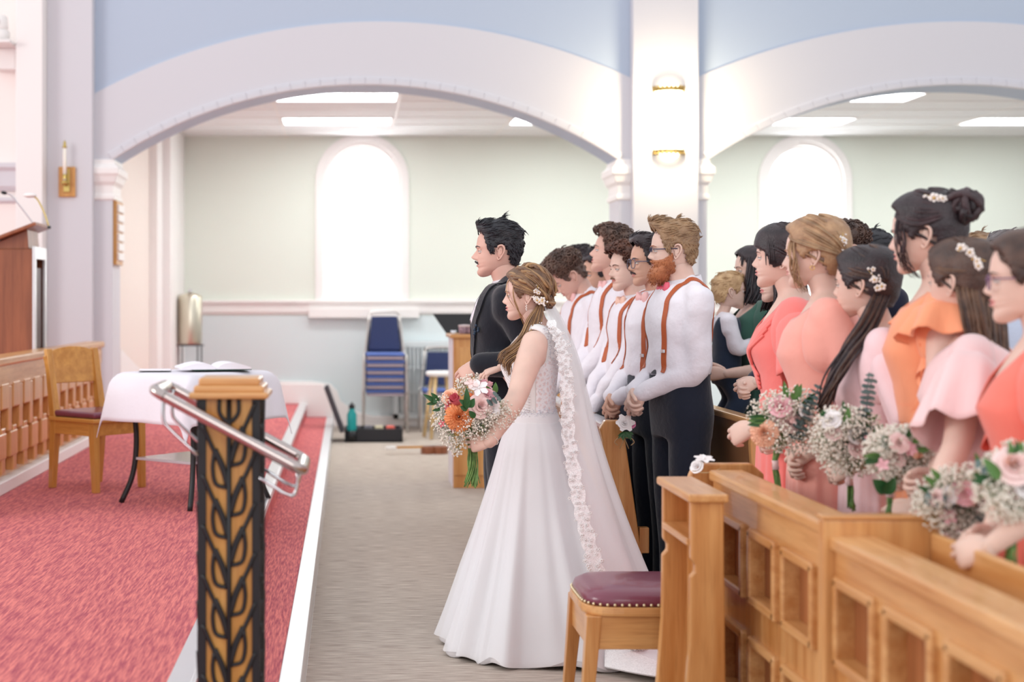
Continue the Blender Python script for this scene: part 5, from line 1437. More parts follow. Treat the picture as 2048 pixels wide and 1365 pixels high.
    for i in range(rows):
        t = i/(rows-1); z = Z0*(1-t)+.012*t
        hz = sstep((Z0-z)/(Z0-.90*k)); B = base*(1-hz)+hip*hz
        c_, s_ = np.cos(a), np.sin(a)
        fr, bk_, sd = .37, .52, .40            # hem half sizes: front, back, sides
        hemx = np.where(c_ > 0, -fr*np.abs(c_)**.85, bk_*np.abs(c_)**.85); hemy = -sd*np.sign(s_)*np.abs(s_)**.85
        q = t**1.12; u = max(0, (t-.02))
        x = B[:, 0]*(1-q)+hemx*q; y = B[:, 1]*(1-q)+hemy*q
        # back sweeps out more towards the floor
        x = x+np.where(c_ < 0, .20*np.abs(c_)*t**4, 0)
        w = wob(t, a)
        P[i, :, 0] = x*w; P[i, :, 1] = y*w; P[i, :, 2] = z+(.010*np.sin(14*a+2)*max(0, t-.85)/.15)
    P[:, -1] = P[:, 0]
    o = MB().grid(P).build('skirt', BW, r, smooth=True); md = o.modifiers.new('t', 'SOLIDIFY'); md.thickness = .004
    # lifted sheer hem layer
    last = P[2:]; HL_ = last.copy(); m_ = len(last)
    for i in range(m_):
        t = i/(m_-1); g = 1+.022+.02*t+.016*t*t*np.sin(17*a+1)+.010*t*t*np.sin(31*a)
        HL_[i, :, 0] *= g; HL_[i, :, 1] *= g; HL_[i, :, 2] = last[i, :, 2]+.006+.02*t**3*np.maximum(0, np.sin(11*a+.5))
    HL_[:, -1] = HL_[:, 0]
    MB().grid(HL_).build('chiffon_overlay', mat('sheer_chiffon', (248, 247, 250), .7, alpha=.55), r, smooth=True)
    # train lying on the floor behind
    nT = 40; T_ = np.zeros((nT, 60, 3))
    for i in range(nT):
        for j in range(60):
            u = i/(nT-1); v = j/59*2-1
            x = .30+.77*u; wd = .40+.10*sin(pi*min(1, u*1.1))-.14*u**3
            T_[i, j] = (x-.10*v*v*u, v*wd-.12*u, .016+.22*(1-u)**3*(1-v*v)+.012*abs(sin(9*v+3*u))*(1-abs(v))+.008*sin(11*v)*u+.01)
    o = MB().grid(T_).build('train', BW, r, smooth=True); md = o.modifiers.new('t', 'SOLIDIFY'); md.thickness = .004
    tl = np.zeros((nT, 8, 3))
    for j in range(8): tl[:, j] = T_[:, j]+np.array((0, -.012, .008))
    MB().grid(tl).build('train_lace', LACE, r, smooth=True)
    # hair
    P = f.P; mb = MB(); shell(mb, P, 'fem', lambda P: .012+.010*sstep((P[..., 2]-.05)/.05)+.008*sstep((P[..., 0]-.02)/.05), None, 3, .0015)
    for sgn in (1, -1):
        mr = (lambda g: g) if sgn > 0 else mirror
        G = lambda *p: E_(*p)
        gat = [E_(140, -18, .22), E_(150, -22, .24)]
        # swept strands from the parting back to the gather, in twisted rolls
        locks(mb, mr([G(12, 62, .12), G(40, 48, .17), G(75, 32, .19), G(110, 10, .21), gat[0]]), mr([G(20, 42, .08), G(45, 26, .15), G(75, 10, .19), G(108, -6, .22), gat[1]]), 52, r=.0046, jit=.003, seed=1, mi=3)
        locks(mb, mr([G(20, 78, .16), G(70, 68, .24), G(110, 48, .27), G(130, 20, .27), gat[0]]), mr([G(15, 64, .15), G(55, 52, .22), G(90, 38, .25), G(120, 12, .26), gat[0]]), 46, r=.0048, jit=.003, seed=2, mi=3)
        locks(mb, mr([G(170, 88, .2), G(165, 66, .3), G(160, 40, .32), G(155, 10, .30), gat[0]]), mr([G(90, 84, .2), G(130, 62, .3), G(140, 36, .32), G(145, 8, .30), gat[0]]), 46, r=.0048, jit=.003, seed=4, mi=3)
        locks(mb, mr([G(62, 8, .06), G(72, 2, .12), G(92, -4, .18), G(120, -14, .2), gat[1]]), mr([G(50, 20, .06), G(66, 12, .14), G(92, 4, .2), G(120, -8, .22), gat[1]]), 22, r=.004, jit=.002, seed=5, mi=3)
    # twisted rolls, each a rope of two strands
    for q, (g0, n_) in enumerate((([E_(28, 46, .17), E_(60, 34, .24), E_(95, 18, .27), E_(128, -4, .28), E_(150, -18, .3)], 5), ([E_(40, 62, .2), E_(80, 50, .28), E_(112, 34, .32), E_(140, 12, .33), E_(158, -8, .33)], 5), ([E_(60, 76, .22), E_(115, 66, .32), E_(140, 48, .36), E_(156, 24, .37), E_(166, 0, .36)], 5))):
        Q, _ = smooth_path(g0, .1, 9); u = np.linspace(0, 1, len(Q))
        for ph in (0, 2.1, 4.2):
            W2 = Q+.0065*np.stack([np.sin(u*14+ph), .6*np.cos(u*14+ph), np.cos(u*14+ph)], 1)
            mb.tube(W2, .0080*(1-.3*u), 7, mi=(q+int(ph)) % 3)
    mb.xf(f.HM); mb.build('hair', H_TONE, r, smooth=True)
    # bun of twisted coils at the gather
    mb = MB(); c = E_(152, -22, .30)
    for i in range(16):
        rg = np.random.RandomState(i); a0 = rg.uniform(0, 6); ax = rg.normal(size=3); ax /= np.linalg.norm(ax); u_ = np.cross(ax, (0, 0, 1)); u_ /= np.linalg.norm(u_); v_ = np.cross(ax, u_); rr = rg.uniform(.012, .024)
        mb.tube([c+ax*.006+(u_*cos(t)+v_*sin(t))*rr for t in np.linspace(a0, a0+4.5, 12)], .0052, 5, mi=i % 3)
    mb.xf(f.HM); mb.build('bun', H_TONE, r, smooth=True)
    # long ponytail over the near shoulder to the chest, wavy
    Minv = f.HM.inverted(); g = np.array
    ti = lambda p: np.array(Minv @ L(r, p))
    A = [E_(135, -25, .2), ti(at(1080, 655, 6.0)), ti(at(1066, 690, 5.94)), ti(at(1040, 712, 5.90)), ti(at(1022, 728, 5.88)), ti(at(1022, 755, 5.90))]
    B = [E_(120, -32, .15), ti(at(1054, 640, 6.0)), ti(at(1042, 668, 5.96)), ti(at(1024, 690, 5.92)), ti(at(1004, 705, 5.90)), ti(at(996, 722, 5.90))]
    mb = MB()
    for q in range(3): locks(mb, [p+(0, .008*q, 0) for p in A], [p+(0, .008*q, 0) for p in B], 40, r=.0038, jit=.005, seed=20+q, mi=3, steps=6, taper=.15, curl=.007)
    mb.xf(f.HM).build('ponytail', H_TONE, r, smooth=True)
    mb = MB()
    for sd in range(3):
        locks(mb, [E_(52, 20, .05), E_(57, -8, .12), E_(62, -34, .2), E_(72, -62, .30), E_(66, -80, .5)], [E_(54, 16, .06), E_(60, -10, .14), E_(68, -38, .22), E_(66, -64, .36), E_(80, -80, .6)], 3, r=.0014, jit=.002, seed=30+sd, taper=.3, curl=.004)
    locks(mb, [E_(24, 42, .06), E_(30, 18, .12), E_(38, -8, .12), E_(50, -30, .14)], [E_(26, 40, .06), E_(33, 14, .14), E_(42, -12, .16), E_(56, -38, .2)], 5, r=.0013, jit=.002, seed=34)
    mb.xf(f.HM).build('loose_strands', H_GOLD, r, smooth=True)
    pin_cluster(f, E_(118, -16, .34), n=26, size=.019, seed=3, axis=(.7, 0, -.35), spread=.036, nrm=(0, -1, 0))
    pin_cluster(f, E_(112, 4, .34), n=9, size=.011, seed=5, axis=(.1, 0, 1), spread=.022)
    earring(f, PEARL, drop=1)
    # bracelet and ring
    El, W_ = f.arms[-1]; c = El.lerp(W_, .93); d = (W_-El).normalized(); u_ = d.cross(Vector((0, 0, 1))).normalized(); v_ = d.cross(u_)
    mb = MB()
    for i in range(26):
        a_ = 2*pi*i/26; mb.ell(c+(u_*cos(a_)+v_*sin(a_))*.0285+Vector((0, 0, -.004)), .0030 if i % 2 else .0022, 6, 5)
    mb.build('bracelet', PEARL, r, smooth=True)
    # veil
    vb = world_local(r)
    def vl(p): return np.array(vb @ Vector(p))
    # leading edge (near) and trailing edge (far back)
    lead = [at(1086, 604, 6.06), at(1098, 650, 5.98), at(1116, 700, 5.93), at(1125, 780, 5.88), at(1126, 860, 5.82), at(1140, 960, 5.74), at(1160, 1060, 5.66), at(1185, 1150, 5.60)]
    lead += [at(1212, 1225, 5.60), at(1240, 1275, 5.62), at(1276, 1312, 5.70)]
    mid = [at(1094, 600, 6.12), at(1118, 640, 6.12), at(1148, 710, 6.10), at(1168, 790, 6.08), at(1190, 880, 6.05), at(1222, 980, 6.0), at(1255, 1070, 5.95), at(1292, 1160, 5.90), at(1316, 1220, 5.9), at(1336, 1255, 5.9), at(1352, 1275, 5.9)]
    trail = [at(1094, 600, 6.18), at(1112, 640, 6.26), at(1135, 710, 6.34), at(1152, 790, 6.40), at(1175, 880, 6.42), at(1205, 980, 6.42), at(1238, 1070, 6.40), at(1275, 1150, 6.40), at(1305, 1195, 6.4), at(1330, 1215, 6.4), at(1350, 1225, 6.4)]
    ctr = [smooth_path([vl(p) for p in g_], .1, 6)[0] for g_ in (lead, mid, trail)]
    nn = len(ctr[0]); G_ = np.zeros((nn, 41, 3))
    for i in range(nn):
        for j in range(41):
            v = j/40; w = [(1-v)**2, 2*v*(1-v), v*v]
            m2 = 2*ctr[1][i]-.5*(ctr[0][i]+ctr[2][i])
            p = ctr[0][i]*w[0]+m2*w[1]+ctr[2][i]*w[2]; t = i/nn
            p = p+np.array((.016, -.012, 0))*sin(v*22+2.5*t)*min(1, t*2.5)*(1 if v > .05 else .3)
            G_[i, j] = p
    G_[..., 2] = np.maximum(G_[..., 2], .03)
    MB().grid(G_).build('veil', TULLE, r, smooth=True)
    # gathered inner layer
    G2 = G_.copy(); G2[:, :, 1] += .03; G2[:, :, 0] -= .01*np.sin(np.linspace(0, 26, 41))[None, :]
    MB().grid(G2[: int(nn*.93), 4:]).build('veil_layer', TULLE, r, smooth=True)
    # lace border with scalloped edge
    Q = ctr[0][5:]; m_ = len(Q); Lb = np.zeros((m_*3, 7, 3)); Qs = np.array([np.array([np.interp(t, np.arange(m_), Q[:, c_]) for c_ in range(3)]) for t in np.linspace(0, m_-1, m_*3)])
    N1 = np.array([np.array([np.interp(t, np.arange(m_), (G_[5:, 6]-G_[5:, 0])[:, c_]) for c_ in range(3)]) for t in np.linspace(0, m_-1, m_*3)])
    for i in range(m_*3):
        t = i/(m_*3); w = np.interp(t, [0, .1, .5, 1], [.022, .036, .044, .058]); d = N1[i]/(np.linalg.norm(N1[i])+1e-9)+np.array((1.35, -.15, .1)); d /= np.linalg.norm(d)
        sc0_ = -.010*abs(sin(i*.55)); sc1 = w+.012*abs(sin(i*.4+1))
        for j in range(7):
            u = j/6; Lb[i, j] = Qs[i]+d*(sc0_*(1-u)+sc1*u)+np.array((0, -.006, 0))
    Lb[..., 2] = np.maximum(Lb[..., 2], .035)
    MB().grid(Lb).build('lace_border', LACE, r, smooth=True)
    # raised embroidered motifs on the border
    em = MB(); rg = np.random.RandomState(4)
    for i in range(6, m_*3-3, 2):
        for q in range(4):
            c = Lb[i, rg.randint(0, 7)]+rg.normal(size=3)*.003+np.array((0, -.008, 0)); s_ = rg.uniform(.0022, .0042)
            for t in range(5): a_ = t*1.257+q; em.ell(c+np.array((cos(a_)*s_*1.3, 0, sin(a_)*s_*1.3)), (s_, .0022, s_*.7), 5, 3)
    o = em.build('embroidery', BS, r, smooth=True); o['kind'] = 'stuff'
    return f, r
BRIDE, broot = bride()
# ================================================================ flowers
G_DK = mat('dark_green_leaf', (44, 96, 50), .45, noise=(30, .5)); G_LT = mat('fresh_green_leaf', (92, 138, 72), .5, noise=(30, .4)); G_EU = mat('eucalyptus_leaf', (104, 124, 122), .6, noise=(30, .5)); G_ST = mat('flower_stem', (122, 160, 88), .5, noise=(40, .8), col2=(64, 104, 48))
F_WH = mat('white_petal', (246, 242, 242), .55); F_BB = mat('gypsophila_bud', (240, 234, 222), .7); F_PK = mat('pink_petal', (242, 188, 196), .5); F_BL = mat('blush_petal', (246, 216, 212), .5); F_OR = mat('orange_petal', (240, 152, 96), .55)
F_CO = mat('coral_petal', (226, 112, 126), .5); F_PE = mat('peach_petal', (246, 190, 160), .5); RIB = mat('blush_ribbon', (236, 206, 206), .5); TWINE = mat('twine', (190, 158, 116), .8)
def frame(n):
    n = np.array(n, float); n /= np.linalg.norm(n); u = np.cross(n, (0, 0, 1) if abs(n[2]) < .9 else (1, 0, 0)); u /= np.linalg.norm(u); return n, u, np.cross(n, u)
def rose(c, n, R, seed=0, ruffle=0.0, layers=((3, .28), (4, .48), (5, .72), (6, 1.0)), open_=.35, cols=5):
    mb = MB(); n, u, v = frame(n); c = np.array(c, float); rg = np.random.RandomState(seed)
    for li, (cnt, f) in enumerate(layers):
        for q in range(cnt):
            th = 2*pi*(q+.5*(li % 2))/cnt+rg.uniform(-.15, .15); hw = pi/cnt*1.35; P = np.zeros((5, cols, 3)); hh = R*(1.0-.16*li)*rg.uniform(.9, 1.1)
            for i in range(5):
                for j in range(cols):
                    t = i/4; w = (j/(cols-1)*2-1); a = th+w*hw*(.45+.55*sin(pi*min(t+.15, 1)*.75)); rad = R*f*(.30+.62*t**.7)+open_*R*f*t**3-.10*R*w*w*t
                    h = hh*t*(1-.16*w*w)-open_*R*f*t**3*.9; rad += ruffle*R*sin(w*9+q)*t; h += ruffle*R*cos(w*8+q)*t
                    P[i, j] = c+n*(h-R*.35)+(u*cos(a)+v*sin(a))*rad
            mb.grid(P)
    return mb
def carnation(c, n, R, seed=0): return rose(c, n, R, seed, .09, ((5, .22), (8, .42), (10, .62), (12, .82), (13, 1.0)), .5, 9)
def tulip(c, n, R, seed=0): return rose(c, n, R*1.1, seed, 0, ((3, .45), (3, .62)), -.12)
def blossom(c, n, R, seed=0, k=5):
    mb = MB(); n, u, v = frame(n); c = np.array(c, float)
    for q in range(k):
        th = 2*pi*q/k; P = np.zeros((4, 5, 3))
        for i in range(4):
            for j in range(5):
                t = i/3; w = j/4*2-1; a = th+w*.62*sin(pi*min(1, t*.8+.12)); P[i, j] = c+n*(R*.35*t-R*.25*t*t+.04*R*w*w)+(u*cos(a)+v*sin(a))*R*t
        mb.grid(P)
    mb.ell(c+n*R*.1, R*.13, 6, 5); return mb
def leaf(base, tip, w, bend=.1, n=(0, -1, 0)):
    base, tip = np.array(base, float), np.array(tip, float); d = tip-base; L_ = np.linalg.norm(d); d /= L_; n = np.array(n, float); s = np.cross(d, n); s /= np.linalg.norm(s)+1e-9; n = np.cross(s, d)
    P = np.zeros((8, 5, 3))
    for i in range(8):
        t = i/7
        for j in range(5):
            q = j/4*2-1; ww = w*(sin(pi*t**.75)**.8 if 0 < t < 1 else 0)+.0004; P[i, j] = base+d*L_*t+s*q*ww+n*(bend*L_*sin(pi*t)-abs(q)*ww*-.25)
    return MB().grid(P)
def breath(mb, c, r, n, rg, sz=.0036, mi=0, flat=(1, 1, 1)):
    c = np.array(c)
    for i in range(n):
        d = rg.normal(size=3); d /= np.linalg.norm(d); d *= np.array(flat); rr = r*(.45+.6*rg.rand()**.6); p = c+d*rr
        mb.ell(p, sz*rg.uniform(.6, 1.35), 5, 3, mi)
        if i % 4 == 0: mb.tube([c+d*r*.1, p], .0005, 3, 1, caps=False)
BQN = 0
def bouquet(label, cpx, Y, items, breaths, stem, seed=0, grow=1.0, group='bouquets of the wedding party', nst=16, spread=.022, wrap=True):
    """items: (kind, px, py, dY, size_px, material, extra); positions are read off the photograph and put at their depth Y+dY"""
    c = at(cpx[0], cpx[1], Y); t = thing('bouquet', label, 'bouquet', c, 0, group); sc_ = Y/FPX; rg = np.random.RandomState(seed)
    rel = lambda px, py, dY=0: np.array(at(px, py, Y+dY)-c)
    ms = {'rose': rose, 'carn': carnation, 'tulip': tulip, 'blossom': blossom}; nm = {'rose': 'rose', 'carn': 'carnation', 'tulip': 'tulip', 'blossom': 'blossom'}
    for q, (kd, px, py, dY, sz, m, ex) in enumerate(items):
        p = rel(px, py, dY)
        if kd in ms:
            d = p+np.array((0, -.07, .03)) if ex is None else np.array(ex, float); ms[kd](p, d, sz*sc_, seed+q).build(nm[kd], m, t, smooth=True)
        elif kd == 'leaf': leaf(p, rel(ex[0], ex[1], dY-.01), sz*sc_, .06).build('leaf', m, t, smooth=True)
        elif kd == 'euc':
            e = rel(ex[0], ex[1], dY-.01); mb = MB(); mb.tube([p, (p+e)/2+np.array((0, 0, .004)), e], .0016, 5); L_ = np.linalg.norm(e-p); ns = max(3, int(L_/.016))
            for i in range(ns):
                for s in (-1, 1):
                    b = p+(e-p)*(i+.5)/ns; dd, u, v = frame(e-p); a = rg.uniform(0, 3); o = (u*cos(a)+v*sin(a))*s; r = sz*sc_*(1-.4*i/ns); nn = dd+np.array((0, -.8, 0))*rg.uniform(.2, 1); nn, u2, v2 = frame(nn)
                    cc = b+o*r*.9; mb.add([cc]+[cc+(u2*cos(w)+v2*sin(w))*r for w in np.linspace(0, 2*pi, 9)[:-1]], [(0, k+1, (k+1) % 8+1) for k in range(8)])
            mb.build('eucalyptus_sprig', m, t)
    mb = MB()
    for (px, py, dY, rp, n) in breaths: breath(mb, rel(px, py, dY), rp*sc_, int(n*grow), rg)
    o = mb.build('gypsophila', [F_BB, G_ST], t, smooth=True); o['kind'] = 'stuff'
    # leafy core so that the flowers are not hollow
    co = MB()
    for i in range(46):
        d = rg.normal(size=3); d[2] = abs(d[2])*.6+.1; d /= np.linalg.norm(d); r = cpx[2]*sc_*.72; b = d*r*.3+np.array((0, .02, -.02)); e_ = d*r*rg.uniform(.6, 1); L2 = leaf(b, e_, r*.16, .05, rg.normal(size=3)); co.add(L2.v[0], L2.f)
    o = co.build('foliage', G_DK, t, smooth=True); o['kind'] = 'stuff'
    if stem:
        (x0, y0), (x1, y1) = stem; a, b = rel(x0, y0), rel(x1, y1); st_ = MB(); D = b-a; dd, u, v = frame(D)
        for i in range(nst):
            an = rg.uniform(0, 2*pi); rr = rg.uniform(.2, 1); o1 = (u*cos(an)+v*sin(an))*rr; o2 = (u*cos(an+1.2)+v*sin(an+1.2))*rr
            e_ = a+D*rg.uniform(.9, 1.05); top = a*.2+o1*cpx[2]*sc_*.22
            st_.tube(smooth_path([top, a+o1*spread*.5, (a+e_)/2+o1*spread*.62, e_+o2*spread], .1, 3)[0], .0022*rg.uniform(.8, 1.3), 6)
        st_.build('stems', G_ST, t, smooth=True)
        if wrap:
            MB().tube([a+D*.02, a+D*.12, a+D*.3], [spread*.68, spread*.62, spread*.7], 14).build('ribbon_wrap', RIB, t, smooth=True)
    return t
# ---- bride's bouquet
bouquet("round bridal bouquet with orange carnation, pink roses and much white gypsophila held by the bride", (930, 828, 66), 5.72,
 [('carn', 918, 834, -.09, 21, F_OR, (-.1, -1, .1)), ('carn', 941, 797, -.06, 9, mat('deep_orange_petal', (236, 120, 66), .55), (0, -1, .5)), ('tulip', 913, 803, -.08, 21, F_CO, (-.6, -.9, .9)), ('rose', 898, 792, -.03, 15, F_PE, (-.6, -.8, .7)),
  ('rose', 962, 812, -.08, 21, F_BL, (.2, -1, .2)), ('rose', 972, 792, -.05, 20, F_PK, (.35, -1, .5)), ('blossom', 958, 777, -.05, 20, F_WH, (0, -1, .7)), ('blossom', 943, 768, -.04, 15, F_BL, (0, -.8, .9)), ('rose', 985, 818, -.06, 17, F_WH, (.6, -1, .1)),
  ('tulip', 966, 770, 0, 15, F_PK, (.05, -.2, 1)), ('tulip', 978, 772, 0, 12, F_PK, (.45, -.2, 1)), ('blossom', 908, 856, -.06, 10, F_CO, None), ('blossom', 884, 848, -.05, 8, F_CO, None), ('rose', 902, 810, -.05, 14, F_CO, (-.7, -1, .3)),
  ('leaf', 934, 820, -.13, 6.5, G_DK, (933, 775)), ('leaf', 938, 812, -.125, 6, G_DK, (918, 800)), ('leaf', 938, 816, -.13, 7, G_DK, (949, 797)), ('leaf', 936, 818, -.12, 6.5, G_DK, (920, 814)), ('leaf', 876, 806, -.03, 5, G_DK, (846, 789)), ('leaf', 878, 803, -.03, 5, G_DK, (862, 786)), ('leaf', 872, 800, -.05, 4.5, G_DK, (866, 806)), ('leaf', 874, 806, -.03, 3.5, G_DK, (852, 809)), ('leaf', 882, 818, -.03, 3.5, G_DK, (864, 822)),
  ('leaf', 990, 788, -.02, 5.5, G_LT, (991, 765)), ('leaf', 982, 786, -.02, 4.5, G_LT, (972, 772)), ('euc', 978, 808, -.06, 9, G_EU, (997, 790)), ('leaf', 950, 836, -.1, 6, G_DK, (938, 822))],
 [(893, 812, -.02, 26, 170), (888, 842, -.02, 27, 200), (905, 866, -.03, 28, 220), (935, 850, -.07, 26, 170), (962, 858, -.05, 30, 240), (990, 842, -.03, 28, 210), (1012, 830, 0, 22, 130), (1026, 826, .02, 14, 70), (915, 892, -.02, 20, 110), (945, 768, .0, 22, 90), (925, 775, .0, 20, 90), (1002, 815, .0, 18, 70), (912, 905, -.02, 9, 40), (975, 830, -.08, 18, 80)],
 ((944, 892), (946, 972)), seed=1, nst=34, spread=.036, wrap=False, grow=1.15)
# ---- bridesmaids' bouquets
def maid_bouquet(label, cx, cy, Y, r, stem, seed, euc=None, main=None):
    rg = np.random.RandomState(seed); it = []; ms = [F_BL, F_PK, F_WH, F_PE]
    for i in range(6):
        a = rg.uniform(0, 6.28); q = r*.62*rg.uniform(.3, 1); it.append((('rose', 'blossom', 'rose', 'tulip')[i % 4], cx+q*cos(a), cy-r*.1+q*sin(a)*.8, -.07*rg.uniform(.6, 1.2), r*rg.uniform(.18, .26), ms[i % 4], (cos(a)*.5, -1, .4)))
    for i in range(6):
        a = rg.uniform(pi*.9, pi*2.1); it.append(('leaf', cx+r*.5*cos(a), cy+r*.5*sin(a), -.06, r*.085, (G_DK, G_LT)[i % 2], (cx+r*1.05*cos(a), cy+r*1.05*sin(a))))
    for e in (euc or []): it.append(('euc', e[0], e[1], -.07, r*.13, G_EU, (e[2], e[3])))
    for m_ in (main or []): it.append(m_)
    br = [(cx+r*.62*cos(a)*rg.uniform(.7, 1.1), cy+r*.6*sin(a)*rg.uniform(.7, 1.1), rg.uniform(-.06, 0), r*.46, 190) for a in np.linspace(0, 6.28, 12)[:-1]]
    return bouquet(label, (cx, cy, r), Y, it, br, stem, seed=seed, spread=.016, nst=14)
maid_bouquet('bouquet with blush roses and dark eucalyptus held by the coral wrap dress wearer', 1574, 842, 4.60, 76, ((1550, 920), (1556, 985)), 11, euc=[(1590, 880, 1622, 800), (1600, 860, 1640, 770)], main=[('carn', 1528, 866, -.08, 20, F_PE, (-.4, -1, .2)), ('rose', 1560, 812, -.08, 19, F_PK, None), ('leaf', 1584, 800, -.08, 7, G_LT, (1596, 768))])
maid_bouquet('bouquet with a tall eucalyptus sprig held by the dark-haired bridesmaid', 1694, 880, 4.26, 76, ((1698, 950), (1702, 1020)), 12, euc=[(1722, 880, 1744, 756), (1730, 860, 1738, 745)], main=[('rose', 1660, 838, -.08, 18, F_WH, None), ('leaf', 1690, 850, -.08, 7, G_LT, (1697, 815))])
maid_bouquet('bouquet almost wholly of white gypsophila in front of the orange dress', 1796, 908, 3.95, 68, ((1780, 978), (1778, 1035)), 13, main=[('leaf', 1775, 985, -.05, 14, G_DK, (1745, 960)), ('leaf', 1770, 990, -.06, 12, G_DK, (1790, 955)), ('blossom', 1765, 930, -.07, 14, F_PK, None)])
maid_bouquet('bouquet with dark eucalyptus held low over the pew front by the pale pink dress wearer', 1915, 1005, 3.60, 84, ((1950, 1085), (1962, 1180)), 14, euc=[(1960, 1060, 1990, 985), (1900, 1000, 1848, 1000)], main=[('rose', 1930, 985, -.08, 22, F_PK, None), ('leaf', 1962, 960, -.08, 8, G_LT, (1950, 905))])
maid_bouquet('bouquet with pale pink roses at the right edge of the photo', 2030, 970, 3.32, 86, ((2030, 1050), (2020, 1130)), 15, main=[('rose', 2030, 930, -.08, 34, F_BL, None), ('leaf', 2000, 960, -.09, 11, G_LT, (1965, 915)), ('euc', 1990, 960, -.05, 9, G_EU, (1950, 925))])
# ---- flowers tied to the pew ends
t = thing('pew_flower', 'white silk flower with pink bud and fern tied with twine to the far pew end', 'flower', at(1248, 850, 6.70))
o_ = np.array((0, 0, 0)); blossom((0, -.03, .01), (0, -1, .4), .045, 1, 6).build('blossom', F_WH, t, smooth=True); rose((-.005, -.04, .012), (0, -1, .5), .026, 2).build('rose', F_WH, t, smooth=True)
rose((.036, -.03, .004), (.5, -1, .1), .015, 4).build('rose', mat('bright_pink_petal', (240, 150, 190), .5), t, smooth=True)
mb = MB(); rg = np.random.RandomState(5)
for i in range(26):
    a = rg.uniform(-2.6, -.5); b = (rg.uniform(-.01, .02), -.02, -.03); L2 = leaf(b, np.array(b)+np.array((cos(a), -.2, sin(a)))*rg.uniform(.02, .045), .005, .05); mb.add(L2.v[0], L2.f)
mb.build('fern', G_DK, t, smooth=True)
mb = MB()
for s in (-1, 1): mb.tube(smooth_path([(0, -.01, -.06), (s*.03, -.012, -.062), (s*.045, -.01, -.08), (s*.03, -.008, -.095)], .1, 4)[0], .0022, 5); mb.tube([(0, -.01, -.06), (s*.02, -.008, -.11)], .002, 5)
mb.build('twine_bow', TWINE, t, smooth=True)
t = thing('pew_flower', 'small white flower tied with twine to the pew end behind the prayer desk', 'flower', at(1408, 920, 4.78))
blossom((0, 0, 0), (0, -.3, 1), .035, 3, 6).build('blossom', F_WH, t, smooth=True); rose((-.028, -.01, -.02), (-.6, -.6, .5), .02, 4).build('rose', F_WH, t, smooth=True); MB().tube(smooth_path([(-.04, -.01, -.035), (.0, -.03, -.04), (.05, -.02, -.028)], .1, 4)[0], .002, 5).build('twine', TWINE, t, smooth=True)
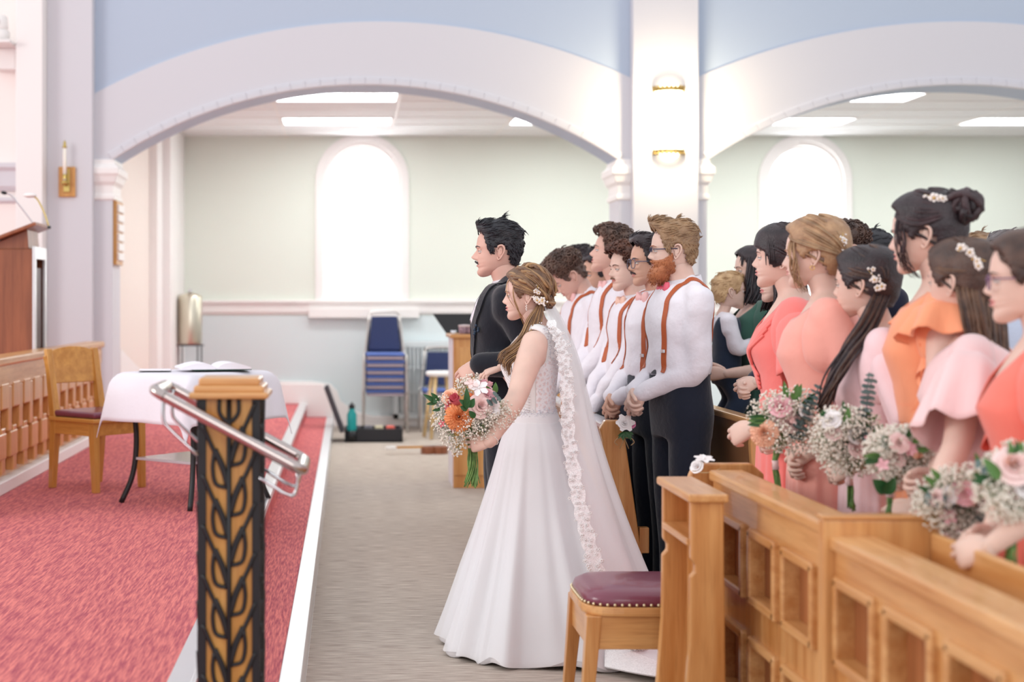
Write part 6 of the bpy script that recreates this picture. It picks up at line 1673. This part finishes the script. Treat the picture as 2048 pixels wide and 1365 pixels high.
# ================================================================ bridesmaids and guests
def hair_f(f, mats, line='fem', gather=(150, -5), thick=.014, bun=None, fall=None, frame_=0, seed=0, n=26, vol=.16, part=20, curl=.006, r=.0068, bob=None, fringe=False, straight=.0):
    P = f.P; shell_m = mats if isinstance(mats, list) else [mats]; mi = len(shell_m); mb = MB()
    shell(mb, P, line, lambda P: thick+.010*sstep((P[..., 2]-.05)/.05)+.008*sstep((P[..., 0]-.02)/.05), None, seed, .0015)
    if gather is not None:
        ga, ge = gather; g0 = E_(ga, ge, vol+.06)
        for k, mr in enumerate(((lambda g: g), mirror)):
            A1 = [E_(12, 64, vol*.7), E_(45, 50, vol), E_(85, 34, vol), E_(120, (34+ge)/2, vol), g0]; A2 = [E_(30, 28, vol*.4), E_(52, 16, vol*.8), E_(85, 4, vol), E_(118, (4+ge)/2, vol), g0]
            locks(mb, mr(A1), mr(A2), n, r=r, jit=.003, seed=seed+k, mi=mi)
            locks(mb, mr([E_(5, 80, vol*.9), E_(60, 74, vol+.06), E_(110, 56, vol+.1), E_(140, (50+ge)/2, vol+.1), g0]), mr([E_(10, 66, vol*.8), E_(55, 54, vol+.03), E_(95, 38, vol+.05), E_(130, (36+ge)/2, vol+.05), g0]), n, r=r, jit=.003, seed=seed+3+k, mi=mi)
            locks(mb, mr([E_(178, 84, vol+.06), E_(172, 60, vol+.1), E_(168, 38, vol+.1), g0]), mr([E_(120, 80, vol+.06), E_(130, 58, vol+.1), E_(140, 34, vol+.08), g0]), n//2, r=r, jit=.003, seed=seed+5+k, mi=mi)
            locks(mb, mr([E_(60, 2, .06), E_(85, -8, .1), E_(118, -24, .12), g0]), mr([E_(150, -52, .06), E_(152, -42, .1), E_(150, -30, .12), g0]), n//2, r=r*.8, jit=.002, seed=seed+7+k, mi=mi)
    if bun:
        c = E_(bun[0], bun[1], vol+.1); R = bun[2]; rg = np.random.RandomState(seed); mb.ell(c, R*.8, 12, 9)
        for i in range(22):
            ax = rg.normal(size=3); ax /= np.linalg.norm(ax); u_ = np.cross(ax, (0, 0, 1)); u_ /= np.linalg.norm(u_); v_ = np.cross(ax, u_); rr = R*rg.uniform(.5, .95); a0 = rg.uniform(0, 6)
            mb.tube([c+ax*R*.35+(u_*cos(t)+v_*sin(t))*rr for t in np.linspace(a0, a0+4.2, 12)], R*.22, 6, mi=i % mi)
    for q, (A, B, nn) in enumerate(fall or []):
        for z in range(3): locks(mb, [np.array(p)+(0, .008*(z-1), .002*z) for p in A], [np.array(p)+(0, .008*(z-1), 0) for p in B], nn, r=r*.95, jit=.006, seed=seed+20+q*3+z, mi=mi, steps=5, taper=.2, curl=curl)
    if bob:       # hair falling all round from the crown to the shoulders
        for mr in ((lambda g: g), mirror):
            for (a0, a1, nn) in ((62, 100, 22), (96, 140, 26), (136, 180, 24)):
                lo, ln_ = bob
                def gd(a):
                    b = E_(a, 10, vol); o = np.array((b[0]*1.12, b[1]*1.12, -.05)); e = np.array((b[0]*1.22-.005, b[1]*1.15, lo))
                    return [E_(min(a, 150), 84, vol), E_(a, 52, vol+.04), b, o, (o+e)/2+np.array((.006, 0, 0)), e]
                for z in range(2): locks(mb, mr(gd(a0)), mr(gd(a1)), nn, r=r*1.1, jit=.005, seed=seed+40+z+a0, mi=mi, steps=5, taper=.4, curl=curl)
    if fringe:
        locks(mb, [E_(-50, 62, vol), E_(-45, 30, vol), E_(-42, 2, .10)], [E_(50, 62, vol), E_(45, 30, vol), E_(42, 2, .10)], 46, r=.0055, jit=.004, seed=seed+60, mi=mi, steps=4)
        locks(mb, [E_(40, 66, vol), E_(52, 34, vol+.02), E_(60, 4, .12), E_(62, -20, .14)], [E_(60, 66, vol), E_(66, 34, vol+.03), E_(76, 4, .12), E_(80, -18, .16)], 18, r=.0055, jit=.004, seed=seed+61, mi=mi, steps=4)
    for q in range(frame_):
        a = 44+8*q; locks(mb, [E_(a, 38, .08), E_(a+3, 10, .14), E_(a+6, -18, .2), E_(a+2, -44, .3), E_(a+12, -66, .5)], [E_(a+4, 34, .1), E_(a+8, 8, .16), E_(a+12, -20, .24), E_(a+6, -48, .36), E_(a+18, -68, .55)], 7, r=.0026, jit=.003, seed=seed+80+q, mi=mi, steps=6, taper=.3, curl=.012)
    return mb.xf(f.HM).build('hair', shell_m, f.root, smooth=True)
BACKFALL = ([(.085, -.035, -.03), (.10, -.05, -.13), (.115, -.06, -.24), (.12, -.065, -.34)], [(.10, .03, -.02), (.125, .03, -.13), (.14, .03, -.24), (.14, .03, -.36)], 26)
def maid(px, Y, H, yaw, label, dress, hair, skin=None, head=None, nhand=None, fhand=None, sleeve='short', bust=.98, wide=1.05, deep=1.08, seed=0, neck='v', extras=None, brow=None, hands=None, skirt_m=None, waist=1.10, dz=0, nose=.9, fl=(1.2, 1.2, 1.12), cat='person'):
    X = (px-VX)*Y/FPX; r = thing('person', label, 'person', (X, Y, 0), R_(yaw)); k = H/1.75; f = Fig(r, k, fem=True, wide=wide, deep=deep, bust=bust, head=head)
    nW = L(r, nhand) if nhand is not None else Vector((-.22, -.05, .98*k)); fW = L(r, fhand) if fhand is not None else nW+Vector((.0, .09, -.02))
    f.arm(-1, nW, (1.0, .3, -.5)); f.arm(1, fW, (.8, .4, -.4))
    hd = hands or {-1: dict(d=(-.75, .40, -.35), n=(-.35, -.85, .3), curl=[34, 38, 44, 48], side=1, thumb=25), 1: dict(d=(-.7, -.5, -.3), n=(-.5, .6, .1), curl=[52, 55, 58, 60], side=-1)}
    f.body(skin or SK_F, hands=hd, brow=brow or H_DK, nose=nose, arm_r=1.12, vox=.012, legs=False, nail=NAIL)
    zt = {'v': lambda a: np.interp(a, [0, 25, 60, 90, 130, 180, 230, 270, 300, 335, 360], [1.27, 1.36, 1.448, 1.452, 1.45, 1.44, 1.45, 1.452, 1.448, 1.36, 1.27]),
          'round': lambda a: np.interp(a, [0, 30, 70, 90, 180, 270, 290, 330, 360], [1.385, 1.40, 1.452, 1.455, 1.44, 1.455, 1.452, 1.40, 1.385]),
          'low_back': lambda a: np.interp(a, [0, 30, 70, 90, 120, 180, 240, 270, 290, 330, 360], [1.37, 1.40, 1.45, 1.448, 1.44, 1.385, 1.44, 1.448, 1.45, 1.40, 1.37])}[neck]
    f.bodice('bodice', dress, waist-.02, zt, infl=.013, wr=.004, seed=seed)
    mb = MB()
    for e in (-1, 1):
        El, W_ = f.arms[e]; S_ = f.sh[e]; rr = .060*k
        mb.limb([S_+Vector((.0, -e*.055, -.005)), S_+Vector((-.008, -e*.02, -.045)), S_+Vector((-.006, -e*.018, -.10))], [.066*k, .078*k, .076*k], 16)
        if sleeve == 'short': mb.limb([S_+Vector((0, -e*.05, .006)), S_, S_.lerp(El, .35), S_.lerp(El, .62)], [rr, rr*1.08, rr*1.02, rr*1.0], 18)
        elif sleeve == 'long': mb.limb([S_+Vector((0, -e*.05, .006)), S_, S_.lerp(El, .5), El, El.lerp(W_, .5), El.lerp(W_, .8)], [rr, rr*1.1, rr*1.15, rr*1.15, rr*1.1, rr*.8], 18)
        elif sleeve in ('cap', 'cape', 'flutter', 'ruffle', 'wrap'): mb.limb([S_+Vector((0, -e*.05, .006)), S_, S_.lerp(El, .2)], [rr, rr*1.05, rr*1.0], 18)
    for e in (-1, 1): mb.limb([(f.off(1.42*k)+.02, e*.085*k, 1.425*k), np.array(f.sh[e])+np.array((.002, -e*.03, .006))], [.036*k, .046*k], 12)
    V, F, N = remesh(mb, .010, 5); V = V+N*folds(V, .004, seed, 1.0, (1, 1, .5))[:, None]; MB().add(V, F).build('sleeves', dress, r, smooth=True)
    if sleeve in ('flutter', 'cape', 'wrap', 'ruffle') or sleeve == 'long':
        for e in (-1, 1):      # flared over-sleeve hanging from the shoulder
            El, W_ = f.arms[e]; S_ = f.sh[e]; ln_ = {'flutter': .95, 'cape': .95, 'wrap': .85, 'ruffle': .34, 'long': .0}[sleeve]
            if not ln_: continue
            n = 40; rows = 12; P = np.zeros((rows, n+1, 3)); ax = (El-S_).normalized(); u_ = np.array(ax.cross(Vector((0, 1, 0))).normalized()); v_ = np.array(ax.cross(Vector(u_))); axn = np.array(ax)
            for i in range(rows):
                t = i/(rows-1); c = np.array(S_)+np.array((0, 0, .004))+axn*(t*ln_*f.ua-.020)
                rad = rr*(.15+1.02*sin(pi/2*min(1, t*3.2)))+{'flutter': .03, 'cape': .045, 'wrap': .035, 'ruffle': .045}[sleeve]*t
                for j in range(n+1):
                    a = 2*pi*j/n; w = 1+(.10 if sleeve != 'ruffle' else .2)*t*sin(6*a+seed+e); P[i, j] = c+(u_*cos(a)+v_*sin(a))*rad*w+np.array((0, 0, -.02*t*abs(sin(3*a))))
            o = MB().grid(P).build('flutter_sleeve', dress, r, smooth=True); md = o.modifiers.new('t', 'SOLIDIFY'); md.thickness = .003
    if sleeve in ('wrap', 'ruffle'):
        # crossing folds of the front / cascading ruffle
        for i in range(9):
            s = -1 if i % 2 else 1; z0 = 1.42-.012*i; a0 = 62-2*i
            if sleeve == 'wrap':
                pts = [f.surf(s*a0*(1-t)+s*(-20)*t, (z0*(1-t)+(1.12+.008*i)*t)*k, .017) for t in np.linspace(0, 1, 9)]; MB().tube(smooth_path(pts, .1, 3)[0], .0055, 6).build('drape_fold', dress, r, smooth=True)
        if sleeve == 'ruffle':
            n = 40; P = np.zeros((n, 6, 3))
            for i in range(n):
                t = i/(n-1); a = 86-26*t
                for j in range(6):
                    u = j/5; P[i, j] = f.surf(a+u*8*sin(t*17), (1.43-.28*t-.05*u)*k, .018+.030*u*(.6+.4*sin(t*26)))
            MB().grid(P).build('ruffle', dress, r, smooth=True)
    MB().loft([f.ring(z*k, .0175) for z in (waist-.028, waist-.02, waist+.012, waist+.02)], caps=False).build('waist_band', dress, r, smooth=True)
    f.skirt('skirt', skirt_m or dress, waist, flare=fl, seed=seed, fold=.03, nf=15)
    hair(f)
    if extras: extras(f)
    return f
CORAL = cloth_m('coral_chiffon', (250, 136, 130), .7); PEACHD = cloth_m('peach_pink_crepe', (246, 172, 158), .75); PALE = cloth_m('pale_pink_chiffon', (246, 212, 216), .7); ORNG = cloth_m('orange_sorbet_chiffon', (252, 164, 122), .7); CORAL2 = cloth_m('deep_coral_chiffon', (248, 128, 112), .7); BLUSHD = cloth_m('blush_pink_chiffon', (244, 208, 208), .7)
def hp(f, p): return np.array(f.HM.inverted() @ Vector(p))
maid(1584, 5.35, 1.758, -14, 'person in bright coral wrap dress with dark fringe, first of the bridesmaids', CORAL, lambda f: hair_f(f, [H_DK], 'bangs', gather=(155, -25), fringe=True, seed=3, bun=(160, -28, .04)), nhand=at(1506, 858, 4.95), fhand=at(1545, 930, 5.12), sleeve='wrap', seed=11, wide=1.10, deep=1.06, head=dict(yaw=-6, pitch=4), waist=1.08)
def f2(f):
    hair_f(f, [H_WARM, H_BLD], 'fem', gather=(156, -14), bun=(158, -16, .036), frame_=2, seed=5, vol=.20); pin_cluster(f, E_(140, 12, .3), 12, .014, 3); earring(f, GOLDM)
maid(1652, 4.83, 1.753, -18, 'person in peach pink dress with blonde updo and face-framing curls', PEACHD, f2, nhand=at(1622, 905, 4.66), fhand=at(1618, 935, 4.70), sleeve='short', seed=12, wide=1.08, deep=1.04, neck='round', brow=H_BLD, head=dict(yaw=-8, pitch=0))
def f3(f):
    hair_f(f, [H_DK, H_BRN], 'bangs' if 0 else 'fem', gather=(140, 0), seed=7, vol=.15, curl=.010, fall=[([(.06, -.078, -.02), (.035, -.13, -.12), (.0, -.175, -.21), (-.04, -.195, -.31), (-.075, -.17, -.42)], [(.095, -.03, -.02), (.075, -.11, -.13), (.04, -.185, -.22), (.0, -.215, -.32), (-.045, -.20, -.40)], 24)])
    pin_cluster(f, E_(120, 4, .32), 14, .016, 4, axis=(.6, 0, -.6), spread=.04)
maid(1752, 4.6, 1.638, -14, 'person in pale pink dress with long very dark hair over one shoulder', PALE, f3, nhand=at(1712, 930, 4.30), fhand=at(1690, 950, 4.4), sleeve='flutter', seed=13, wide=1.08, deep=1.04, head=dict(yaw=-26, pitch=2))
def f4(f):
    hair_f(f, [H_DK, hair_m('plum_brown_hair', (72, 50, 54), (44, 30, 34))], 'fem', gather=(158, 22), bun=(162, 30, .052), frame_=2, seed=9, vol=.18); pin_cluster(f, E_(112, 44, .30), 12, .016, 6, axis=(1, 0, -.4), spread=.03)
maid(1880, 4.26, 1.798, -18, 'tall person in orange dress with ruffled sleeve and dark updo', ORNG, f4, nhand=at(1830, 1020, 3.98), fhand=at(1800, 1030, 4.05), sleeve='ruffle', seed=14, wide=1.06, deep=1.04, neck='round', head=dict(yaw=-14, pitch=-2))
def f5(f):
    hair_f(f, [H_BRN, H_MID], 'fem', gather=(150, 8), seed=10, vol=.13, curl=.008, fall=[BACKFALL, ([(.04, -.080, .0), (.07, -.09, -.08), (.10, -.08, -.18), (.13, -.06, -.30)], [(.085, -.05, .0), (.105, -.06, -.08), (.13, -.05, -.18), (.15, -.03, -.32)], 22)])
    pin_cluster(f, E_(128, 30, .26), 18, .018, 8, axis=(.9, 0, -.3), spread=.045)
maid(1950, 4.03, 1.638, -28, 'person in pale blush dress with half-up brown hair and jewelled clip', BLUSHD, f5, nhand=at(1838, 1075, 3.62), fhand=at(1800, 1075, 3.72), sleeve='cape', seed=15, wide=1.10, deep=1.06, neck='low_back', head=dict(yaw=-26, pitch=2))
def f6(f):
    hair_f(f, [H_BRN], 'fem', gather=(150, 0), seed=12, vol=.12, bun=(158, -4, .04)); glasses(f, mat('purple_metal_frame', (120, 84, 120), .3), r=.019, th=.0013)
maid(2088, 3.52, 1.638, -20, 'person in deep coral dress with glasses, cut off by the right edge of the photo', CORAL2, f6, nhand=at(1978, 1095, 3.30), fhand=at(1960, 1120, 3.4), sleeve='flutter', seed=16, wide=1.08, deep=1.06)
# ---- guests
GREEN = cloth_m('dark_green_jersey', (56, 94, 82), .8); DNAVY = cloth_m('dark_navy_knit', (36, 38, 58), .85); MAG = cloth_m('magenta_blouse', (124, 40, 92), .7)
maid(1520, 7.6, 1.763, 0, 'person in dark green dress with dark shoulder-length hair, holding the toddler', GREEN, lambda f: hair_f(f, [H_DK, H_BLK], 'fem', gather=None, bob=(-.165, .2), seed=21, vol=.16, curl=.012, fringe=True), nhand=at(1452, 748, 7.38), fhand=at(1436, 700, 7.72), sleeve='short', seed=21, neck='v', wide=1.05, bust=1.1,
     hands={-1: dict(d=(-.9, .35, .0), n=(-.3, -.9, 0), curl=30, side=1), 1: dict(d=(-.5, -.8, .0), n=(-.9, .3, 0), curl=24, side=-1)})
def cardigan(f):
    k = f.k; f.bodice('cardigan', DNAVY, .80, lambda a: 1.455, infl=.026, wr=.005, seed=4, a0=42, a1=318)
    mb = MB()
    for e in (-1, 1):
        El, W_ = f.arms[e]; S_ = f.sh[e]; mb.limb([S_+Vector((0, -e*.06, .006)), S_, S_.lerp(El, .5), El, El.lerp(W_, .75)], [.058*k, .066*k, .062*k, .058*k, .050*k], 16)
    V, F, N = remesh(mb, .011, 5); MB().add(V+N*folds(V, .005, 3)[:, None], F).build('cardigan_sleeves', DNAVY, f.root, smooth=True)
maid(1575, 6.6, 1.698, 0, 'person in dark navy cardigan over magenta blouse, hidden behind the coral wrap dress', MAG, lambda f: hair_f(f, [H_DK], 'fem', gather=None, bob=(-.14, .2), seed=22, vol=.12), nhand=at(1512, 765, 6.3), sleeve='short', seed=22, extras=cardigan, skirt_m=DNAVY, wide=1.1)
# toddler held in the arms, facing the person in green
def toddler():
    Y = 7.55; c = at(1452, 700, Y); r = thing('person', 'blond toddler in navy waistcoat and white shirt carried in front of the green dress', 'person', (c.x, Y, .0), R_(176))
    k = .50; z0 = 1.02; f = Fig(r, k, head=dict(yaw=6, pitch=6), hs=.80)
    # figure is built at its own size and lifted
    f.hc += Vector((.0, 0, .015)); f.HM = headmat(f.hc, 6, 4, 0, .82)
    f.arm(1, (-.15, .075, .60), (.5, .3, -.5)); f.arm(-1, (-.14, -.06, .56), (.5, .3, -.5))
    for e in (-1, 1): f.sh[e].z += 0
    f.body(SK_F, bare=False, hands={1: dict(d=(-.9, 0, .3), n=(-.2, 0, 1), curl=18, s=.62), -1: dict(s=.62)}, brow=H_TOD, nose=.55, vox=.008, legs=False)
    f.top('shirt', SHIRT, z0=.85, vox=.008, r=(.085, .075, .06), wr=.002)
    f.bodice('waistcoat', cloth_m('navy_waistcoat', (34, 48, 70), .8), .78, lambda a: np.interp(a % 180, [0, 40, 75, 90, 110, 180], [1.25, 1.44, 1.44, 1.34, 1.43, 1.44]), infl=.020, wr=.001)
    mb = MB(); mb.loft([f.ring(z*k, .018) for z in (.74, .85, .95, .98)])
    for e in (-1, 1): mb.limb([(0, e*.055, .42), (-.05, e*.085, .30), (.0, e*.09, .20), (.01, e*.08, .10)], [.065, .058, .045, .04], 12)
    V, F, N = remesh(mb, .009, 4); MB().add(V, F).build('trousers', cloth_m('navy_trousers', (44, 58, 82), .8), r, smooth=True)
    for e in (-1, 1): b = MB(); b.limb([(.02, e*.08, .055), (-.03, e*.082, .045), (-.075, e*.084, .05)], [.028, .03, .022], 10); b.build('shoe', bl, r, smooth=True); MB().limb([(.02, e*.08, .032), (-.075, e*.084, .034)], [.027, .02], 10, flat=.4).build('shoe_sole', trim_w, r, smooth=True)
    hair_short(f, H_TOD, top=.016, side=.012, nl=260, lift=.1, seed=3, line=[(-.12, .075), (-.085, .07), (-.062, .055), (-.05, .02), (-.030, -.010), (-.012, -.008), (-.006, .02), (.020, .02), (.034, -.02), (.048, -.055), (.12, -.06)])
    r.location.z = at(0, 548, Y).z-(f.hc.z+.125*.82)
toddler()
def guest(px, Y, H, label, top_m, hm, hair='short', skin=None, yaw=0, head=None, seed=0):
    X = (px-VX)*Y/FPX; r = thing('person', label, 'person', (X, Y, 0), R_(yaw)); f = Fig(r, H/1.75, head=head)
    k = f.k; f.arm(-1, (-.12, -.12, .95*k), (.8, .3, -.3)); f.arm(1, (-.12, .12, .95*k), (.8, .3, -.3))
    f.body(skin or SK_M, bare=False, hands={-1: dict(), 1: dict()}, brow=hm, legs=False, vox=.014); f.top('shirt', top_m, seed=seed, vox=.014); f.trousers(NAVY, seed, vox=.016)
    (hair_short if hair == 'short' else hair_curly)(f, hm, seed=seed)
guest(1706, 7.2, 1.86, 'person with curly brown hair whose crown shows behind the blonde updo', SHIRT, H_BRN, 'curly', seed=31)
guest(1758, 7.5, 1.84, 'person with short black hair, ear showing behind the dark-haired bridesmaid', DNAVY, H_BLK, seed=32)
guest(1972, 7.6, 1.83, 'person with sandy hair whose crown shows right of the dark updo', SHIRT, H_BLD, seed=33)
guest(1996, 6.9, 1.72, 'person with dark hair glimpsed right of the sandy-haired guest', DNAVY, H_DK, seed=34)
guest(2036, 6.3, 1.775, 'older person with thinning grey hair at the right edge above the bridesmaids', cloth_m('light_blue_shirt', (190, 204, 226)), H_GREY, seed=35, skin=SK_F)
